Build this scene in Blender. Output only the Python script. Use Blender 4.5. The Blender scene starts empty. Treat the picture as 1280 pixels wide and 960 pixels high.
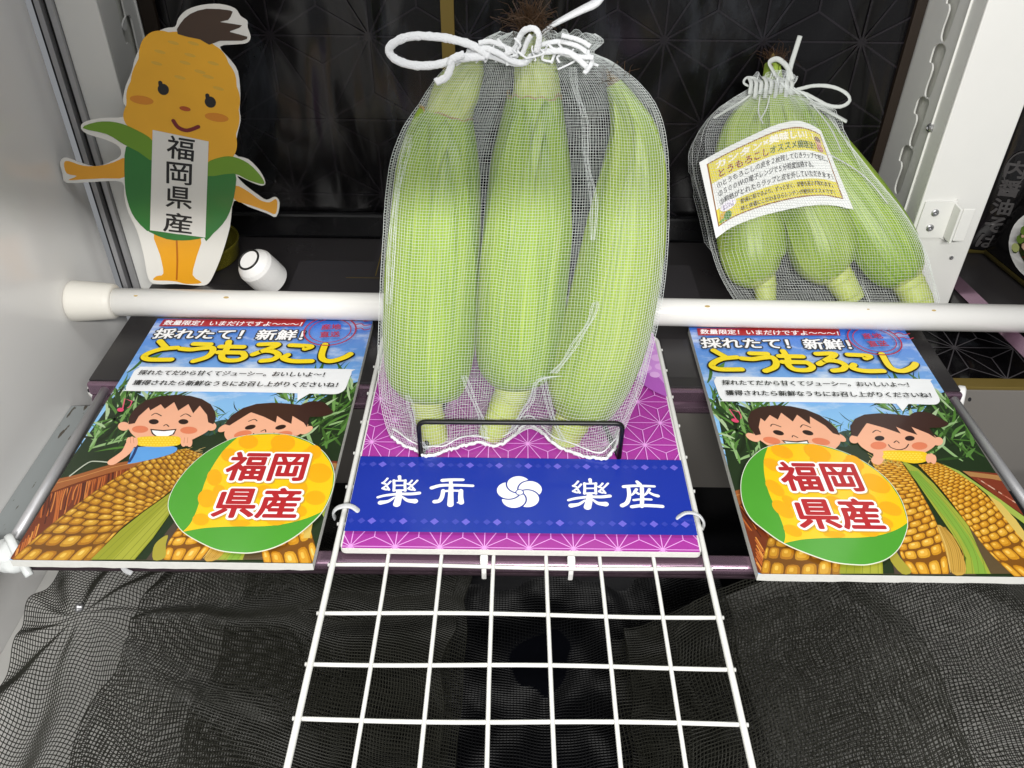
import bpy, bmesh, math, random
from mathutils import Vector, Matrix, Euler, noise
rad = math.radians
sc = bpy.context.scene
COL = sc.collection
random.seed(11)

# ------------------------------------------------------------------ camera
CAM_H, FPX, PITCH, ROLL = .449, 1058.0, 37.8, .7
cam_d = bpy.data.cameras.new('camera'); cam = bpy.data.objects.new('camera', cam_d); COL.objects.link(cam)
cam_d.sensor_width = 36; cam_d.lens = FPX/1280*36; cam_d.clip_start = .01; cam_d.clip_end = 50
RM = Euler((rad(90-PITCH), 0, 0)).to_matrix() @ Matrix.Rotation(rad(ROLL), 3, 'Z')
cam.matrix_world = Matrix.Translation((0, 0, CAM_H)) @ RM.to_4x4()
sc.camera = cam
O = Vector((0, 0, CAM_H))

# ------------------------------------------------------------------ world, lamps, exposure
w = bpy.data.worlds.new('World'); sc.world = w; w.use_nodes = True
w.node_tree.nodes['Background'].inputs[0].default_value = (.93, .96, 1, 1)
w.node_tree.nodes['Background'].inputs[1].default_value = .20

def lamp(name, loc, aim, sx, sy, power, col=(1, .98, .95)):
    d = bpy.data.lights.new(name, 'AREA'); d.shape = 'RECTANGLE'; d.size = sx; d.size_y = sy
    d.energy = power; d.color = col
    o = bpy.data.objects.new(name, d); COL.objects.link(o); o.location = loc
    o.rotation_euler = (Vector(aim)-Vector(loc)).to_track_quat('-Z', 'Y').to_euler()
    return o
lamp('lamp_front', (.12, -.50, .82), (.05, .55, .02), .7, .05, 16.5)
lamp('lamp_cabinet', (-.05, .30, 1.0), (0, .60, 0), 1.0, .16, 2.6, (1, .99, .97))
sc.view_settings.view_transform = 'Standard'; sc.view_settings.look = 'None'
sc.view_settings.exposure = .28; sc.view_settings.gamma = 1

# ------------------------------------------------------------------ helpers
def ray(px, py):
    return RM @ Vector(((px-640)/FPX, (480-py)/FPX, -1))
def pt(px, py, **k):
    d = ray(px, py); (a, v), = k.items(); i = 'xyz'.index(a)
    return O + d*((v-O[i])/d[i])
class Plane:                                   # a leaning plane: z = 0 at y0, tilted back by b degrees
    def __init__(s, y0, b, z0=0):
        s.p = Vector((0, y0, z0)); s.up = Vector((0, math.sin(rad(b)), math.cos(rad(b))))
        s.n = Vector((0, -math.cos(rad(b)), math.sin(rad(b))))     # towards the viewer
    def at(s, px, py, off=0):
        d = ray(px, py); q = s.p + s.n*off
        return O + d*((q-O).dot(s.n)/d.dot(s.n))
    def scale(s, px, py):                      # metres per photo pixel there
        return -(RM.transposed() @ (s.at(px, py)-O)).z/FPX

def lin(c):
    if isinstance(c, str):
        c = [int(c[i:i+2], 16)/255 for i in (0, 2, 4)]
    return tuple(x/12.92 if x <= .04045 else ((x+.055)/1.055)**2.4 for x in c)
MATS = {}
def mat(name, col, rough=.5, metal=0, spec=.5, coat=0, vary=0, vscale=40, bump=0, bscale=300, trans=0, ior=1.45, rvary=0):
    if name in MATS: return MATS[name]
    m = bpy.data.materials.new(name); m.use_nodes = True; MATS[name] = m
    nt = m.node_tree; b = nt.nodes['Principled BSDF']; N = nt.nodes.new; L = nt.links.new
    c = lin(col)
    b.inputs['Base Color'].default_value = (*c, 1); b.inputs['Roughness'].default_value = rough
    b.inputs['Metallic'].default_value = metal; b.inputs['Specular IOR Level'].default_value = spec
    b.inputs['Coat Weight'].default_value = coat; b.inputs['Coat Roughness'].default_value = .12
    b.inputs['Transmission Weight'].default_value = trans; b.inputs['IOR'].default_value = ior
    if vary or bump or rvary:
        tc = N('ShaderNodeTexCoord'); n = N('ShaderNodeTexNoise'); n.inputs['Scale'].default_value = vscale
        n.inputs['Detail'].default_value = 5
        L(tc.outputs['Object'], n.inputs['Vector'])
        if vary:
            mx = N('ShaderNodeMix'); mx.data_type = 'RGBA'
            mx.inputs[6].default_value = (*[x*(1-vary) for x in c], 1); mx.inputs[7].default_value = (*[min(1, x*(1+vary)) for x in c], 1)
            L(n.outputs['Fac'], mx.inputs[0]); L(mx.outputs[2], b.inputs['Base Color'])
        if rvary:
            mr = N('ShaderNodeMapRange'); mr.inputs[3].default_value = max(.02, rough-rvary); mr.inputs[4].default_value = rough+rvary
            L(n.outputs['Fac'], mr.inputs[0]); L(mr.outputs[0], b.inputs['Roughness'])
        if bump:
            n2 = N('ShaderNodeTexNoise'); n2.inputs['Scale'].default_value = bscale; n2.inputs['Detail'].default_value = 3
            L(tc.outputs['Object'], n2.inputs['Vector'])
            bp = N('ShaderNodeBump'); bp.inputs['Strength'].default_value = bump; bp.inputs['Distance'].default_value = .001
            L(n2.outputs['Fac'], bp.inputs['Height']); L(bp.outputs[0], b.inputs['Normal'])
    return m
def ink(hexcol):                               # printer's ink under a glossy laminate
    return mat('ink_'+hexcol, hexcol, .38, coat=.35, vary=.05, vscale=60)

WL = {}                                        # world place of every object's origin
def put(o, parent, loc):
    COL.objects.link(o); WL[o] = Vector(loc)
    if parent: o.parent = parent; o.location = Vector(loc)-WL[parent]
    else: o.location = loc
def tag(o, label=None, cat=None, group=None, kind=None):
    for k, v in (('label', label), ('category', cat), ('group', group), ('kind', kind)):
        if v: o[k] = v
    return o
def thing(name, label, cat, loc, group=None):
    o = bpy.data.objects.new(name, None); o.empty_display_size = .02; put(o, None, loc)
    return tag(o, label, cat, group)
def obj(name, vf, mats, parent=None, fm=None, smooth=False, loc=None):
    """one mesh object from world-space (verts, faces)"""
    V, F = vf
    V = [Vector(v) for v in V]
    if loc is None:
        if parent: loc = WL[parent]
        else:
            lo = [min(v[i] for v in V) for i in range(3)]; hi = [max(v[i] for v in V) for i in range(3)]
            loc = ((lo[0]+hi[0])/2, (lo[1]+hi[1])/2, lo[2])
    loc = Vector(loc)
    me = bpy.data.meshes.new(name); me.from_pydata([v-loc for v in V], [], F)
    for m in (mats if isinstance(mats, (list, tuple)) else [mats]): me.materials.append(m)
    if fm: me.polygons.foreach_set('material_index', fm)
    if smooth: me.polygons.foreach_set('use_smooth', [True]*len(F))
    me.update(); o = bpy.data.objects.new(name, me); put(o, parent, loc)
    return o
def join(*parts):
    V, F = [], []
    for v, f in parts:
        n = len(V); V += list(v); F += [tuple(i+n for i in q) for q in f]
    return V, F
def box(x0, x1, y0, y1, z0, z1, bev=.001, seg=2):
    bm = bmesh.new(); bmesh.ops.create_cube(bm, size=1)
    for v in bm.verts: v.co = Vector(((x0+x1)/2+v.co.x*(x1-x0), (y0+y1)/2+v.co.y*(y1-y0), (z0+z1)/2+v.co.z*(z1-z0)))
    if bev: bmesh.ops.bevel(bm, geom=bm.edges[:], offset=bev, segments=seg, affect='EDGES', profile=.5)
    bm.verts.index_update()
    r = ([v.co.copy() for v in bm.verts], [tuple(v.index for v in f.verts) for f in bm.faces]); bm.free()
    return r
def cr(P, n=6, closed=False):                  # Catmull-Rom through tuples
    P = [tuple(p) for p in P]; N = len(P); out = []
    for i in range(N if closed else N-1):
        q = [P[(i+k) % N] if closed else P[min(max(i+k, 0), N-1)] for k in (-1, 0, 1, 2)]
        for j in range(n):
            t = j/n
            out.append(tuple(.5*(2*b+(c-a)*t+(2*a-5*b+4*c-d)*t*t+(3*b-a-3*c+d)*t**3) for a, b, c, d in zip(*q)))
    if not closed: out.append(P[-1])
    return out
def tube(path, r, n=8, closed=False, caps=True, flat=1.0, flatdir=None):
    P = [Vector(p) for p in path]; N = len(P); V, F = [], []
    R = r if isinstance(r, (list, tuple)) else [r]*N
    ref = None
    for i in range(N):
        a = P[i-1] if (i or closed) else P[0]; b = P[(i+1) % N] if (i < N-1 or closed) else P[-1]
        t = (b-a).normalized()
        if ref is None:
            ref = flatdir.copy() if flatdir else (Vector((0, 0, 1)) if abs(t.z) < .9 else Vector((1, 0, 0)))
        u = (ref-t*ref.dot(t)).normalized(); ref = u if not flatdir else flatdir
        v = t.cross(u)
        for k in range(n):
            an = 2*math.pi*k/n
            V.append(P[i]+(u*math.cos(an)*flat+v*math.sin(an))*R[i])
    for i in range(N if closed else N-1):
        for k in range(n):
            a = i*n+k; b = i*n+(k+1) % n; c = ((i+1) % N)*n+(k+1) % n; d = ((i+1) % N)*n+k
            F.append((a, b, c, d))
    if caps and not closed:
        F.append(tuple(range(n-1, -1, -1))); F.append(tuple(range((N-1)*n, N*n)))
    return V, F
def grid_faces(nu, nv, closed=False):          # nv rows of nu
    F = []
    for j in range(nv-1):
        for i in range(nu if closed else nu-1):
            F.append((j*nu+i, j*nu+(i+1) % nu, (j+1)*nu+(i+1) % nu, (j+1)*nu+i))
    return F
def slab(poly, to3, h0, h1):                   # an outline with thickness
    n = len(poly)
    V = [to3(x, y, h0) for x, y in poly]+[to3(x, y, h1) for x, y in poly]
    F = [tuple(range(n-1, -1, -1)), tuple(range(n, 2*n))]+[(i, (i+1) % n, n+(i+1) % n, n+i) for i in range(n)]
    return V, F
def lathe(prof, c, axis=Vector((0, 0, 1)), n=32):
    q = Vector((0, 0, 1)).rotation_difference(Vector(axis).normalized()); c = Vector(c)
    V = [c+q @ Vector((r*math.cos(2*math.pi*k/n), r*math.sin(2*math.pi*k/n), z)) for r, z in prof for k in range(n)]
    F = grid_faces(n, len(prof), True)
    if prof[0][0] > 1e-6: F.append(tuple(range(n-1, -1, -1)))
    if prof[-1][0] > 1e-6: F.append(tuple(range((len(prof)-1)*n, len(prof)*n)))
    return V, F

# ---- flat artwork: polygons, strokes and lettering stacked in thin layers of ink
def area2(p):
    return sum(p[i][0]*p[(i+1) % len(p)][1]-p[(i+1) % len(p)][0]*p[i][1] for i in range(len(p)))
def clip(p, x0, x1, y0, y1):
    for ax, lim, s in ((0, x0, 1), (0, x1, -1), (1, y0, 1), (1, y1, -1)):
        out = []
        for i in range(len(p)):
            a, b = p[i-1], p[i]; da, db = s*(a[ax]-lim), s*(b[ax]-lim)
            if (da >= 0) != (db >= 0):
                t = da/(da-db); out.append((a[0]+(b[0]-a[0])*t, a[1]+(b[1]-a[1])*t))
            if db >= 0: out.append(b)
        p = out
        if len(p) < 3: return []
    return p
_txt = {}
def glyphs(body):
    off = 0
    if (body, off) not in _txt:
        c = bpy.data.curves.new('lettering', 'FONT'); c.body = body; c.offset = off; c.resolution_u = 4
        o = bpy.data.objects.new('lettering', c); COL.objects.link(o); bpy.context.view_layer.update()
        e = o.evaluated_get(bpy.context.evaluated_depsgraph_get()); m = e.to_mesh()
        _txt[(body, off)] = ([(v.co.x, v.co.y) for v in m.vertices], [tuple(p.vertices) for p in m.polygons])
        e.to_mesh_clear(); bpy.data.objects.remove(o); bpy.data.curves.remove(c)
    return _txt[(body, off)]
class Art:
    def __init__(s, to3, rect=None, step=.000012, h=0):
        s.to3, s.rect, s.step, s.h = to3, rect, step, h; s.V, s.F, s.fm, s.mats = [], [], [], []
    def mi(s, m):
        if m not in s.mats: s.mats.append(m)
        return s.mats.index(m)
    def poly(s, p, m, bump=True):
        if isinstance(m, str): m = ink(m)
        if s.rect: p = clip(list(p), *s.rect)
        if len(p) < 3 or abs(area2(p)) < 1e-12: return
        if area2(p) < 0: p = p[::-1]
        n = len(s.V); s.V += [s.to3(x, y, s.h) for x, y in p]; s.F.append(tuple(range(n, n+len(p)))); s.fm.append(s.mi(m))
        if bump: s.h += s.step
    def up(s, k=1): s.h += s.step*k
    def disc(s, c, rx, ry=None, m='ffffff', n=28, rot=0, bump=True):
        ry = ry or rx; a = [2*math.pi*i/n for i in range(n)]; C, S = math.cos(rot), math.sin(rot)
        s.poly([(c[0]+rx*math.cos(t)*C-ry*math.sin(t)*S, c[1]+rx*math.cos(t)*S+ry*math.sin(t)*C) for t in a], m, bump)
    def ring(s, c, r0, r1, m, n=40):
        for i in range(n):
            a, b = 2*math.pi*i/n, 2*math.pi*(i+1)/n
            s.poly([(c[0]+r*math.cos(t), c[1]+r*math.sin(t)) for r, t in ((r0, a), (r1, a), (r1, b), (r0, b))], m, False)
        s.up()
    def stroke(s, P, wd, m, n=5, bump=True, round_=True):
        if n > 1 and len(P) > 2: P = cr(P, n)
        N = len(P); W = [wd]*N if not isinstance(wd, (list, tuple)) else [wd[0]+(wd[1]-wd[0])*i/(N-1) for i in range(N)]
        Lf, Rt = [], []
        for i in range(N):
            a, b = P[max(i-1, 0)], P[min(i+1, N-1)]; dx, dy = b[0]-a[0], b[1]-a[1]; l = math.hypot(dx, dy) or 1
            nx, ny = -dy/l*W[i]/2, dx/l*W[i]/2
            Lf.append((P[i][0]+nx, P[i][1]+ny)); Rt.append((P[i][0]-nx, P[i][1]-ny))
        def cap(c, frm, k=5):
            a0 = math.atan2(frm[1]-c[1], frm[0]-c[0]); r = math.hypot(frm[0]-c[0], frm[1]-c[1])
            return [(c[0]+r*math.cos(a0-math.pi*j/(k+1)), c[1]+r*math.sin(a0-math.pi*j/(k+1))) for j in range(1, k+1)]
        p = Lf+(cap(P[-1], Lf[-1]) if round_ else [])+Rt[::-1]+(cap(P[0], Rt[0]) if round_ else [])
        s.poly(p, m, bump)
    def text(s, body, a, b, hgt, m, off=.0, shear=0, fit=None, up=None):
        """lettering whose base runs from a to b, hgt tall; off thickens the strokes"""
        if isinstance(m, str): m = ink(m)
        V0, _ = glyphs(body)
        x0, x1 = min(v[0] for v in V0), max(v[0] for v in V0); y0, y1 = min(v[1] for v in V0), max(v[1] for v in V0)
        V, F = glyphs(body); dx, dy = b[0]-a[0], b[1]-a[1]
        l = math.hypot(dx, dy); ux, uy = up or (-dy/l, dx/l); k = s.mi(m)
        D = [(0, 0)]
        if off: D += [(off*math.cos(math.pi*i/4), off*math.sin(math.pi*i/4)) for i in range(8)]
        if off > .05: D += [(off*.55*math.cos(math.pi*i/3), off*.55*math.sin(math.pi*i/3)) for i in range(6)]+[(off*math.cos(math.pi*(i+.5)/4), off*math.sin(math.pi*(i+.5)/4)) for i in range(8)]
        for ox, oy in D:
            n = len(s.V)
            for x, y in V:
                f, g = (x+ox-x0)/(x1-x0), (y+oy-y0)/(y1-y0)
                s.V.append(s.to3(a[0]+dx*f+ux*hgt*g+dx/l*shear*hgt*g, a[1]+dy*f+uy*hgt*g+dy/l*shear*hgt*g, s.h))
            for f in F: s.F.append(tuple(i+n for i in f)); s.fm.append(k)
            s.h += .000005
        s.up()
    def pen(s, P, wd, m, n=8):
        """round-nibbed pen line: capsules that overlap on neighbouring levels"""
        P = cr(P, n) if len(P) > 2 else P; h0 = s.h; r = wd/2
        for i in range(len(P)-1):
            (x0, y0), (x1, y1) = P[i], P[i+1]; an = math.atan2(y1-y0, x1-x0); s.h = h0+(i % 9)*.000007
            s.poly([(x1+r*math.cos(an-math.pi/2+math.pi*j/8), y1+r*math.sin(an-math.pi/2+math.pi*j/8)) for j in range(9)]+[(x0+r*math.cos(an+math.pi/2+math.pi*j/8), y0+r*math.sin(an+math.pi/2+math.pi*j/8)) for j in range(9)], m, False)
        s.h = h0+.00007
    def build(s, name, parent):
        return obj(name, (s.V, s.F), s.mats, parent, s.fm)

# ------------------------------------------------------------------ materials of the place
M_white = mat('white_enamel', 'e6e5e2', .32, vary=.03, vscale=25)
M_whitewall = mat('white_panel', 'efeeec', .22, coat=.4, vary=.025, vscale=7, rvary=.06)
M_post = mat('white_post', 'dcdcd8', .38, vary=.03, vscale=30)
M_rod = mat('white_tube', 'ecebe7', .28, vary=.02, vscale=60)
M_plastic = mat('white_plastic', 'efeeec', .3)
M_foam = mat('foam_edge', 'd9d9d4', .8, vary=.08, vscale=400)
M_black = mat('black_plastic', '101012', .25, vary=.2, vscale=8, rvary=.12)
M_blackwire = mat('black_wire', '0c0c0d', .35)
M_dark = mat('dark_gap', '1c1c1e', .6)
M_rail = mat('mauve_metal', '93788a', .22, metal=.8, vary=.1, vscale=30)
M_alu = mat('aluminium', 'b4b4b6', .42, metal=.55, vary=.08, vscale=80)
M_steel = mat('zinc_steel', 'b8b8ba', .3, metal=.9)
M_under = mat('grey_brown_panel', '76726d', .45, vary=.08, vscale=6)
M_gold = mat('gold_trim', '7c6a35', .4, metal=.4)
M_shelf = mat('dark_shelf', '2a2829', .3, vary=.15, vscale=10, rvary=.1)
M_tie = mat('clear_nylon', 'e4e6e8', .25, trans=.35)

def dark_film(name='wrinkled_black_film', col='0b0a0c'):
    m = bpy.data.materials.new(name); m.use_nodes = True; nt = m.node_tree; N = nt.nodes.new; L = nt.links.new
    b = nt.nodes['Principled BSDF']; b.inputs['Base Color'].default_value = (*lin(col), 1)
    tc = N('ShaderNodeTexCoord'); mp = N('ShaderNodeMapping'); mp.inputs['Scale'].default_value = (5, 5, 2.2); mp.inputs['Rotation'].default_value = (0, .6, 0)
    L(tc.outputs['Object'], mp.inputs[0])
    n = N('ShaderNodeTexNoise'); n.inputs['Scale'].default_value = 1.6; n.inputs['Detail'].default_value = 1.5; n.inputs['Distortion'].default_value = .8
    L(mp.outputs[0], n.inputs['Vector'])
    b.inputs['Roughness'].default_value = .22
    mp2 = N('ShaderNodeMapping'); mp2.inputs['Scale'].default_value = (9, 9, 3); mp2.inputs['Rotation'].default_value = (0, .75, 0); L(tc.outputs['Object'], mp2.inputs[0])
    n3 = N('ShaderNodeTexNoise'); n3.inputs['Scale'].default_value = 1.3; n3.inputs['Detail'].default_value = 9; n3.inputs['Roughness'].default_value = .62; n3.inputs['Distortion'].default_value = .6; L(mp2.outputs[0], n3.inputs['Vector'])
    fog = N('ShaderNodeMapRange'); fog.inputs[1].default_value = .55; fog.inputs[2].default_value = .80; L(n3.outputs['Fac'], fog.inputs[0])  # pale streaks: foggy reflections painted into the film's colour
    mx = N('ShaderNodeMix'); mx.data_type = 'RGBA'; L(fog.outputs[0], mx.inputs[0]); mx.inputs[6].default_value = (*lin(col), 1); mx.inputs[7].default_value = (*lin('3f4349'), 1); L(mx.outputs[2], b.inputs['Base Color'])
    bp = N('ShaderNodeBump'); bp.inputs['Strength'].default_value = 1; bp.inputs['Distance'].default_value = .035
    L(n.outputs['Fac'], bp.inputs['Height']); L(bp.outputs[0], b.inputs['Normal'])
    return m
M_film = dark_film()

# ------------------------------------------------------------------ the cabinet
PL = lambda x, z: (lambda u, v, h: Vector((u, z-h if False else z, v)))
def struct(name, vf, m, **k):
    return tag(obj(name, vf, m, **k), kind='structure')
YB = .862
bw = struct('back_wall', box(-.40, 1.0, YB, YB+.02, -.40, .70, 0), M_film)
q0 = pt(337.5, 43.8, y=YB)
def asanoha(art, x0, x1, y0, y1, a, ox, oy, wd, m, vertical=False):
    """hemp-leaf lattice of thin lines"""
    hh = a*math.sqrt(3)/2
    done = set()
    def ln(p, q):
        if vertical: p, q = p[::-1], q[::-1]
        l = math.hypot(q[0]-p[0], q[1]-p[1]); nx, ny = -(q[1]-p[1])/l*wd/2, (q[0]-p[0])/l*wd/2
        P = clip([(p[0]+nx, p[1]+ny), (p[0]-nx, p[1]-ny), (q[0]-nx, q[1]-ny), (q[0]+nx, q[1]+ny)], x0, x1, y0, y1)
        if P: art.poly(P, m, True)
    for j in range(-30, 30):
        for i in range(-40, 40):
            bx, by = ox+i*a+(j % 2)*a/2, oy+j*hh
            if vertical: inside = x0-a < by < x1+a and y0-a < bx < y1+a
            else: inside = x0-a < bx < x1+a and y0-a < by < y1+a
            if not inside: continue
            p0, p1, p2, p3 = (bx, by), (bx+a, by), (bx+a/2, by+hh), (bx-a/2, by+hh)
            ln(p0, p1); ln(p0, p2); ln(p0, p3)
            for t in ((p0, p1, p2), (p0, p2, p3)):
                c = (sum(q[0] for q in t)/3, sum(q[1] for q in t)/3)
                for q in t: ln(q, c)
M_line = dark_film('film_line', '1f1c20')
art = Art(lambda x, z, h: Vector((x, YB-.00008-h, z)), step=.000002)
asanoha(art, -.36, .95, -.03, .40, .0965, q0.x, q0.z, .0020, M_line)
art.build('printed_lines', bw)
obj('gold_strip', box(-.073, -.060, YB-.003, YB, .0, .70, .0005), M_gold, bw)
obj('brown_edge', box(.379, .389, YB-.006, YB, .0, .70, .0005), mat('brown_trim', '22180f', .5), bw)
obj('brown_edge', box(-.361, -.346, YB-.006, YB, .0, .70, .0005), MATS['brown_trim'], bw)
obj('skirting', box(-.345, .3735, YB-.010, YB-.0005, -.007, .022, .003), M_black, bw)
sh = struct('shelf', join(box(-.372, .3945, .587, .7485, -.016, -.007, .0008), box(-.36, .3885, .7486, YB-.011, -.016, -.007, 0)), M_shelf)
art = Art(lambda x, y, h: Vector((x, y, -.0068+h)))
for x0, y0, x1, y1, c in ((-.23, .70, -.12, .80, '343234'), (-.15, .76, -.02, .86, '312f31'), (.14, .60, .165, .66, '363435'), (.05, .72, .19, .80, '343234'), (-.10, .70, .00, .75, '2f2d2e')):
    art.poly([(x0, y0), (x1, y0), (x1, y1), (x0, y1)], mat('shelf_tone_'+c, c, .35))
for x0, y0, x1, y1 in ((-.175, .765, -.06, .766), (-.145, .77, -.144, .86), (.3735-.01, .61, .3745-.01, .633), (.35, .633, .3645, .634), (.346, .645, .347, .672), (.02, .74, .10, .741)):
    art.poly([(x0, y0), (x1, y0), (x1, y1), (x0, y1)], M_gold)
art.build('printed_pattern', sh)
lip = obj('front_lip', box(-.372, .3945, .581, .5865, -.020, -.0075, .0015), M_rail, sh)
rail = obj('back_rail', tube([(-.370, .585, -.026), (.392, .585, -.026)], .0075, 16), M_rail, sh, smooth=True)
struct('under_panel', box(-.366, .62, .622, .634, -.165, -.034, .001), M_under)
struct('lower_back_wall', box(-.4195, .62, .66, .67, -.60, -.166, 0), M_black)
lw = struct('wall_left', box(-.440, -.420, -.2, .7695, -.60, .70, .001), M_whitewall)
struct('wall_right', box(.475, .495, -.2, .50, -.60, -.03, .001), mat('grey_side', '8f8d8a', .4, vary=.05))
struct('pit_floor', box(-.42, .475, -.2, .66, -.62, -.60, 0), mat('pit_floor', '08080a', .3))
lg = mat('light_grey_chute', 'c9c8c4', .5, vary=.06, vscale=8)
struct('chute_slope_left', ([(-.4195, -.2, -.16), (-.4195, .60, -.16), (-.17, .60, -.33), (-.20, -.2, -.33), (-.4195, -.2, -.17), (-.4195, .60, -.17), (-.17, .60, -.34), (-.20, -.2, -.34)],
       [(3, 2, 1, 0), (4, 5, 6, 7), (0, 1, 5, 4), (2, 3, 7, 6), (1, 2, 6, 5), (3, 0, 4, 7)]), lg)
struct('chute_slope_right', ([(.4745, -.2, -.15), (.4745, .60, -.15), (.21, .60, -.33), (.24, -.2, -.33), (.4745, -.2, -.16), (.4745, .60, -.16), (.21, .60, -.34), (.24, -.2, -.34)],
       [(0, 1, 2, 3), (7, 6, 5, 4), (4, 5, 1, 0), (6, 7, 3, 2), (5, 6, 2, 1), (7, 4, 0, 3)]), lg)
struct('added_shade_board', box(-.70, .07, .145, .165, .425, .62, .002), M_black)  # unseen board, added to keep the front lamp off the upper ears and figure
struct('pit_black_sheet', box(-.155, .175, .10, .655, -.345, -.335, .002), mat('glossy_black_sheet', '0b0c11', .12, bump=.5, bscale=9))
# ledge with worn paint along the left wall
M_ledge = bpy.data.materials.new('worn_grey_paint'); M_ledge.use_nodes = True
def worn():
    nt = M_ledge.node_tree; N = nt.nodes.new; L = nt.links.new; b = nt.nodes['Principled BSDF']; b.inputs['Roughness'].default_value = .45
    tc = N('ShaderNodeTexCoord'); mp = N('ShaderNodeMapping'); mp.inputs['Scale'].default_value = (3, .7, 3); L(tc.outputs['Object'], mp.inputs[0])
    n = N('ShaderNodeTexNoise'); n.inputs['Scale'].default_value = 60; n.inputs['Detail'].default_value = 4; L(mp.outputs[0], n.inputs['Vector'])
    r = N('ShaderNodeValToRGB'); r.color_ramp.interpolation = 'EASE'
    r.color_ramp.elements[0].position = .64; r.color_ramp.elements[0].color = (*lin('8b9090'), 1)
    r.color_ramp.elements[1].position = .66; r.color_ramp.elements[1].color = (*lin('4c453c'), 1)
    L(n.outputs['Fac'], r.inputs[0]); L(r.outputs[0], b.inputs['Base Color'])
worn()
tag(obj('wall_ledge', box(-.4195, -.398, .20, .6215, -.075, -.065, .001), M_ledge), 'narrow grey ledge with chipped paint along the left wall', 'ledge')

# seal strips and slotted posts
def curve_plate(outer, holes, to3, th):
    c = bpy.data.curves.new('plate', 'CURVE'); c.dimensions = '2D'; c.fill_mode = 'BOTH'; c.extrude = th/2
    for p in [outer]+holes:
        s = c.splines.new('POLY'); s.points.add(len(p)-1); s.use_cyclic_u = True
        for q, (x, y) in zip(s.points, p): q.co = (x, y, 0, 1)
    o = bpy.data.objects.new('plate', c); COL.objects.link(o); bpy.context.view_layer.update()
    e = o.evaluated_get(bpy.context.evaluated_depsgraph_get()); m = e.to_mesh()
    r = ([to3(v.co.x, v.co.y, v.co.z) for v in m.vertices], [tuple(p.vertices) for p in m.polygons])
    e.to_mesh_clear(); bpy.data.objects.remove(o); bpy.data.curves.remove(c)
    return r
def slot_shape(cy, cz, s=1, mir=1):
    P = [(-.002, -.027), (-.006, -.024), (-.0078, -.016), (-.0085, 0), (-.009, .014), (-.0085, .024), (-.002, .026), (.005, .023), (.0092, .018), (.0095, .010), (.0090, .004), (.0055, .0045), (.0025, .001), (.0022, -.006), (.0030, -.016), (.0020, -.024)]
    return [(cy+mir*x*s*1.75, cz+y*s*1.22) for x, y in cr(P, 4, True)]
rp = thing('slotted_post', 'white metal post with keyhole slots beside the rear corn bag', 'post', (.42, .80, -.045))
Y0, Y1, X0, X1 = .750, .8615, .390, .4527
obj('front_face', box(X0, X1, Y0, Y0+.004, -.045, .62, .0012), M_post, rp)
outer = [(Y0+.0045, -.03), (Y1, -.03), (Y1, .62), (Y0+.0045, .62)]
slots = [slot_shape(*(lambda p: (p.y, p.z))(pt(px, py, x=X0)), s=.78) for px, py in ((1187, 14), (1166, 88), (1146, 152), (1127, 211))]
slots.append(slot_shape(slots[0][0][0]+.0, .34, s=.78))
obj('slotted_face', curve_plate(outer, slots, lambda x, y, z: Vector((X0+.0012+z, x, y)), .0016), M_post, rp)
obj('inner_web', box(X0+.0055, X1, Y0+.005, Y1, -.03, .62, 0), mat('post_inside', 'cfcfc8', .6), rp)
obj('bent_edge', box(X0-.0014, X0+.003, Y0+.026, Y0+.0275, .0, .62, .0005), M_post, rp)
p = pt(1164, 160, x=X0); sw = obj('screw', lathe([(.0042, 0), (.0042, .002), (.003, .0032), (.0016, .0034), (.0012, .0018), (0, .0018)], p, (-1, 0, 0), 18), M_steel, rp, smooth=False)
# latch plate on the post's front
c = pt(1176, 274, y=Y0)
obj('latch_plate', slab(cr([(c.x-.019, c.z-.019), (c.x-.021, c.z-.014), (c.x-.021, c.z+.014), (c.x-.018, c.z+.019), (c.x+.006, c.z+.019), (c.x+.009, c.z+.019), (c.x+.009, c.z-.019), (c.x+.004, c.z-.019)], 3, True),
    lambda x, z, h: Vector((x, Y0-.0003-h, z)), 0, .0018), M_post, rp)
obj('latch_fin', join(box(c.x+.007, c.x+.0095, Y0-.016, Y0-.0022, c.z-.018, c.z+.018, .0008), box(c.x+.0096, c.x+.021, Y0-.0165, Y0-.0145, c.z-.015, c.z+.019, .0008)), M_post, rp)
for dz in (-.008, .008):
    s_ = obj('screw', lathe([(.0036, 0), (.0036, .0012), (.0026, .002), (.0014, .002), (.0012, .0008), (0, .0008)], (c.x-.009, Y0-.0022, c.z+dz), (0, -1, 0), 16), M_steel, rp)
p = pt(1189, 322, y=Y0); obj('rivet', lathe([(.0022, 0), (.0020, .0009), (.0012, .001), (.001, .0003), (0, .0003)], (p.x, Y0-.0001, p.z), (0, -1, 0), 14), M_steel, rp)

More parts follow.
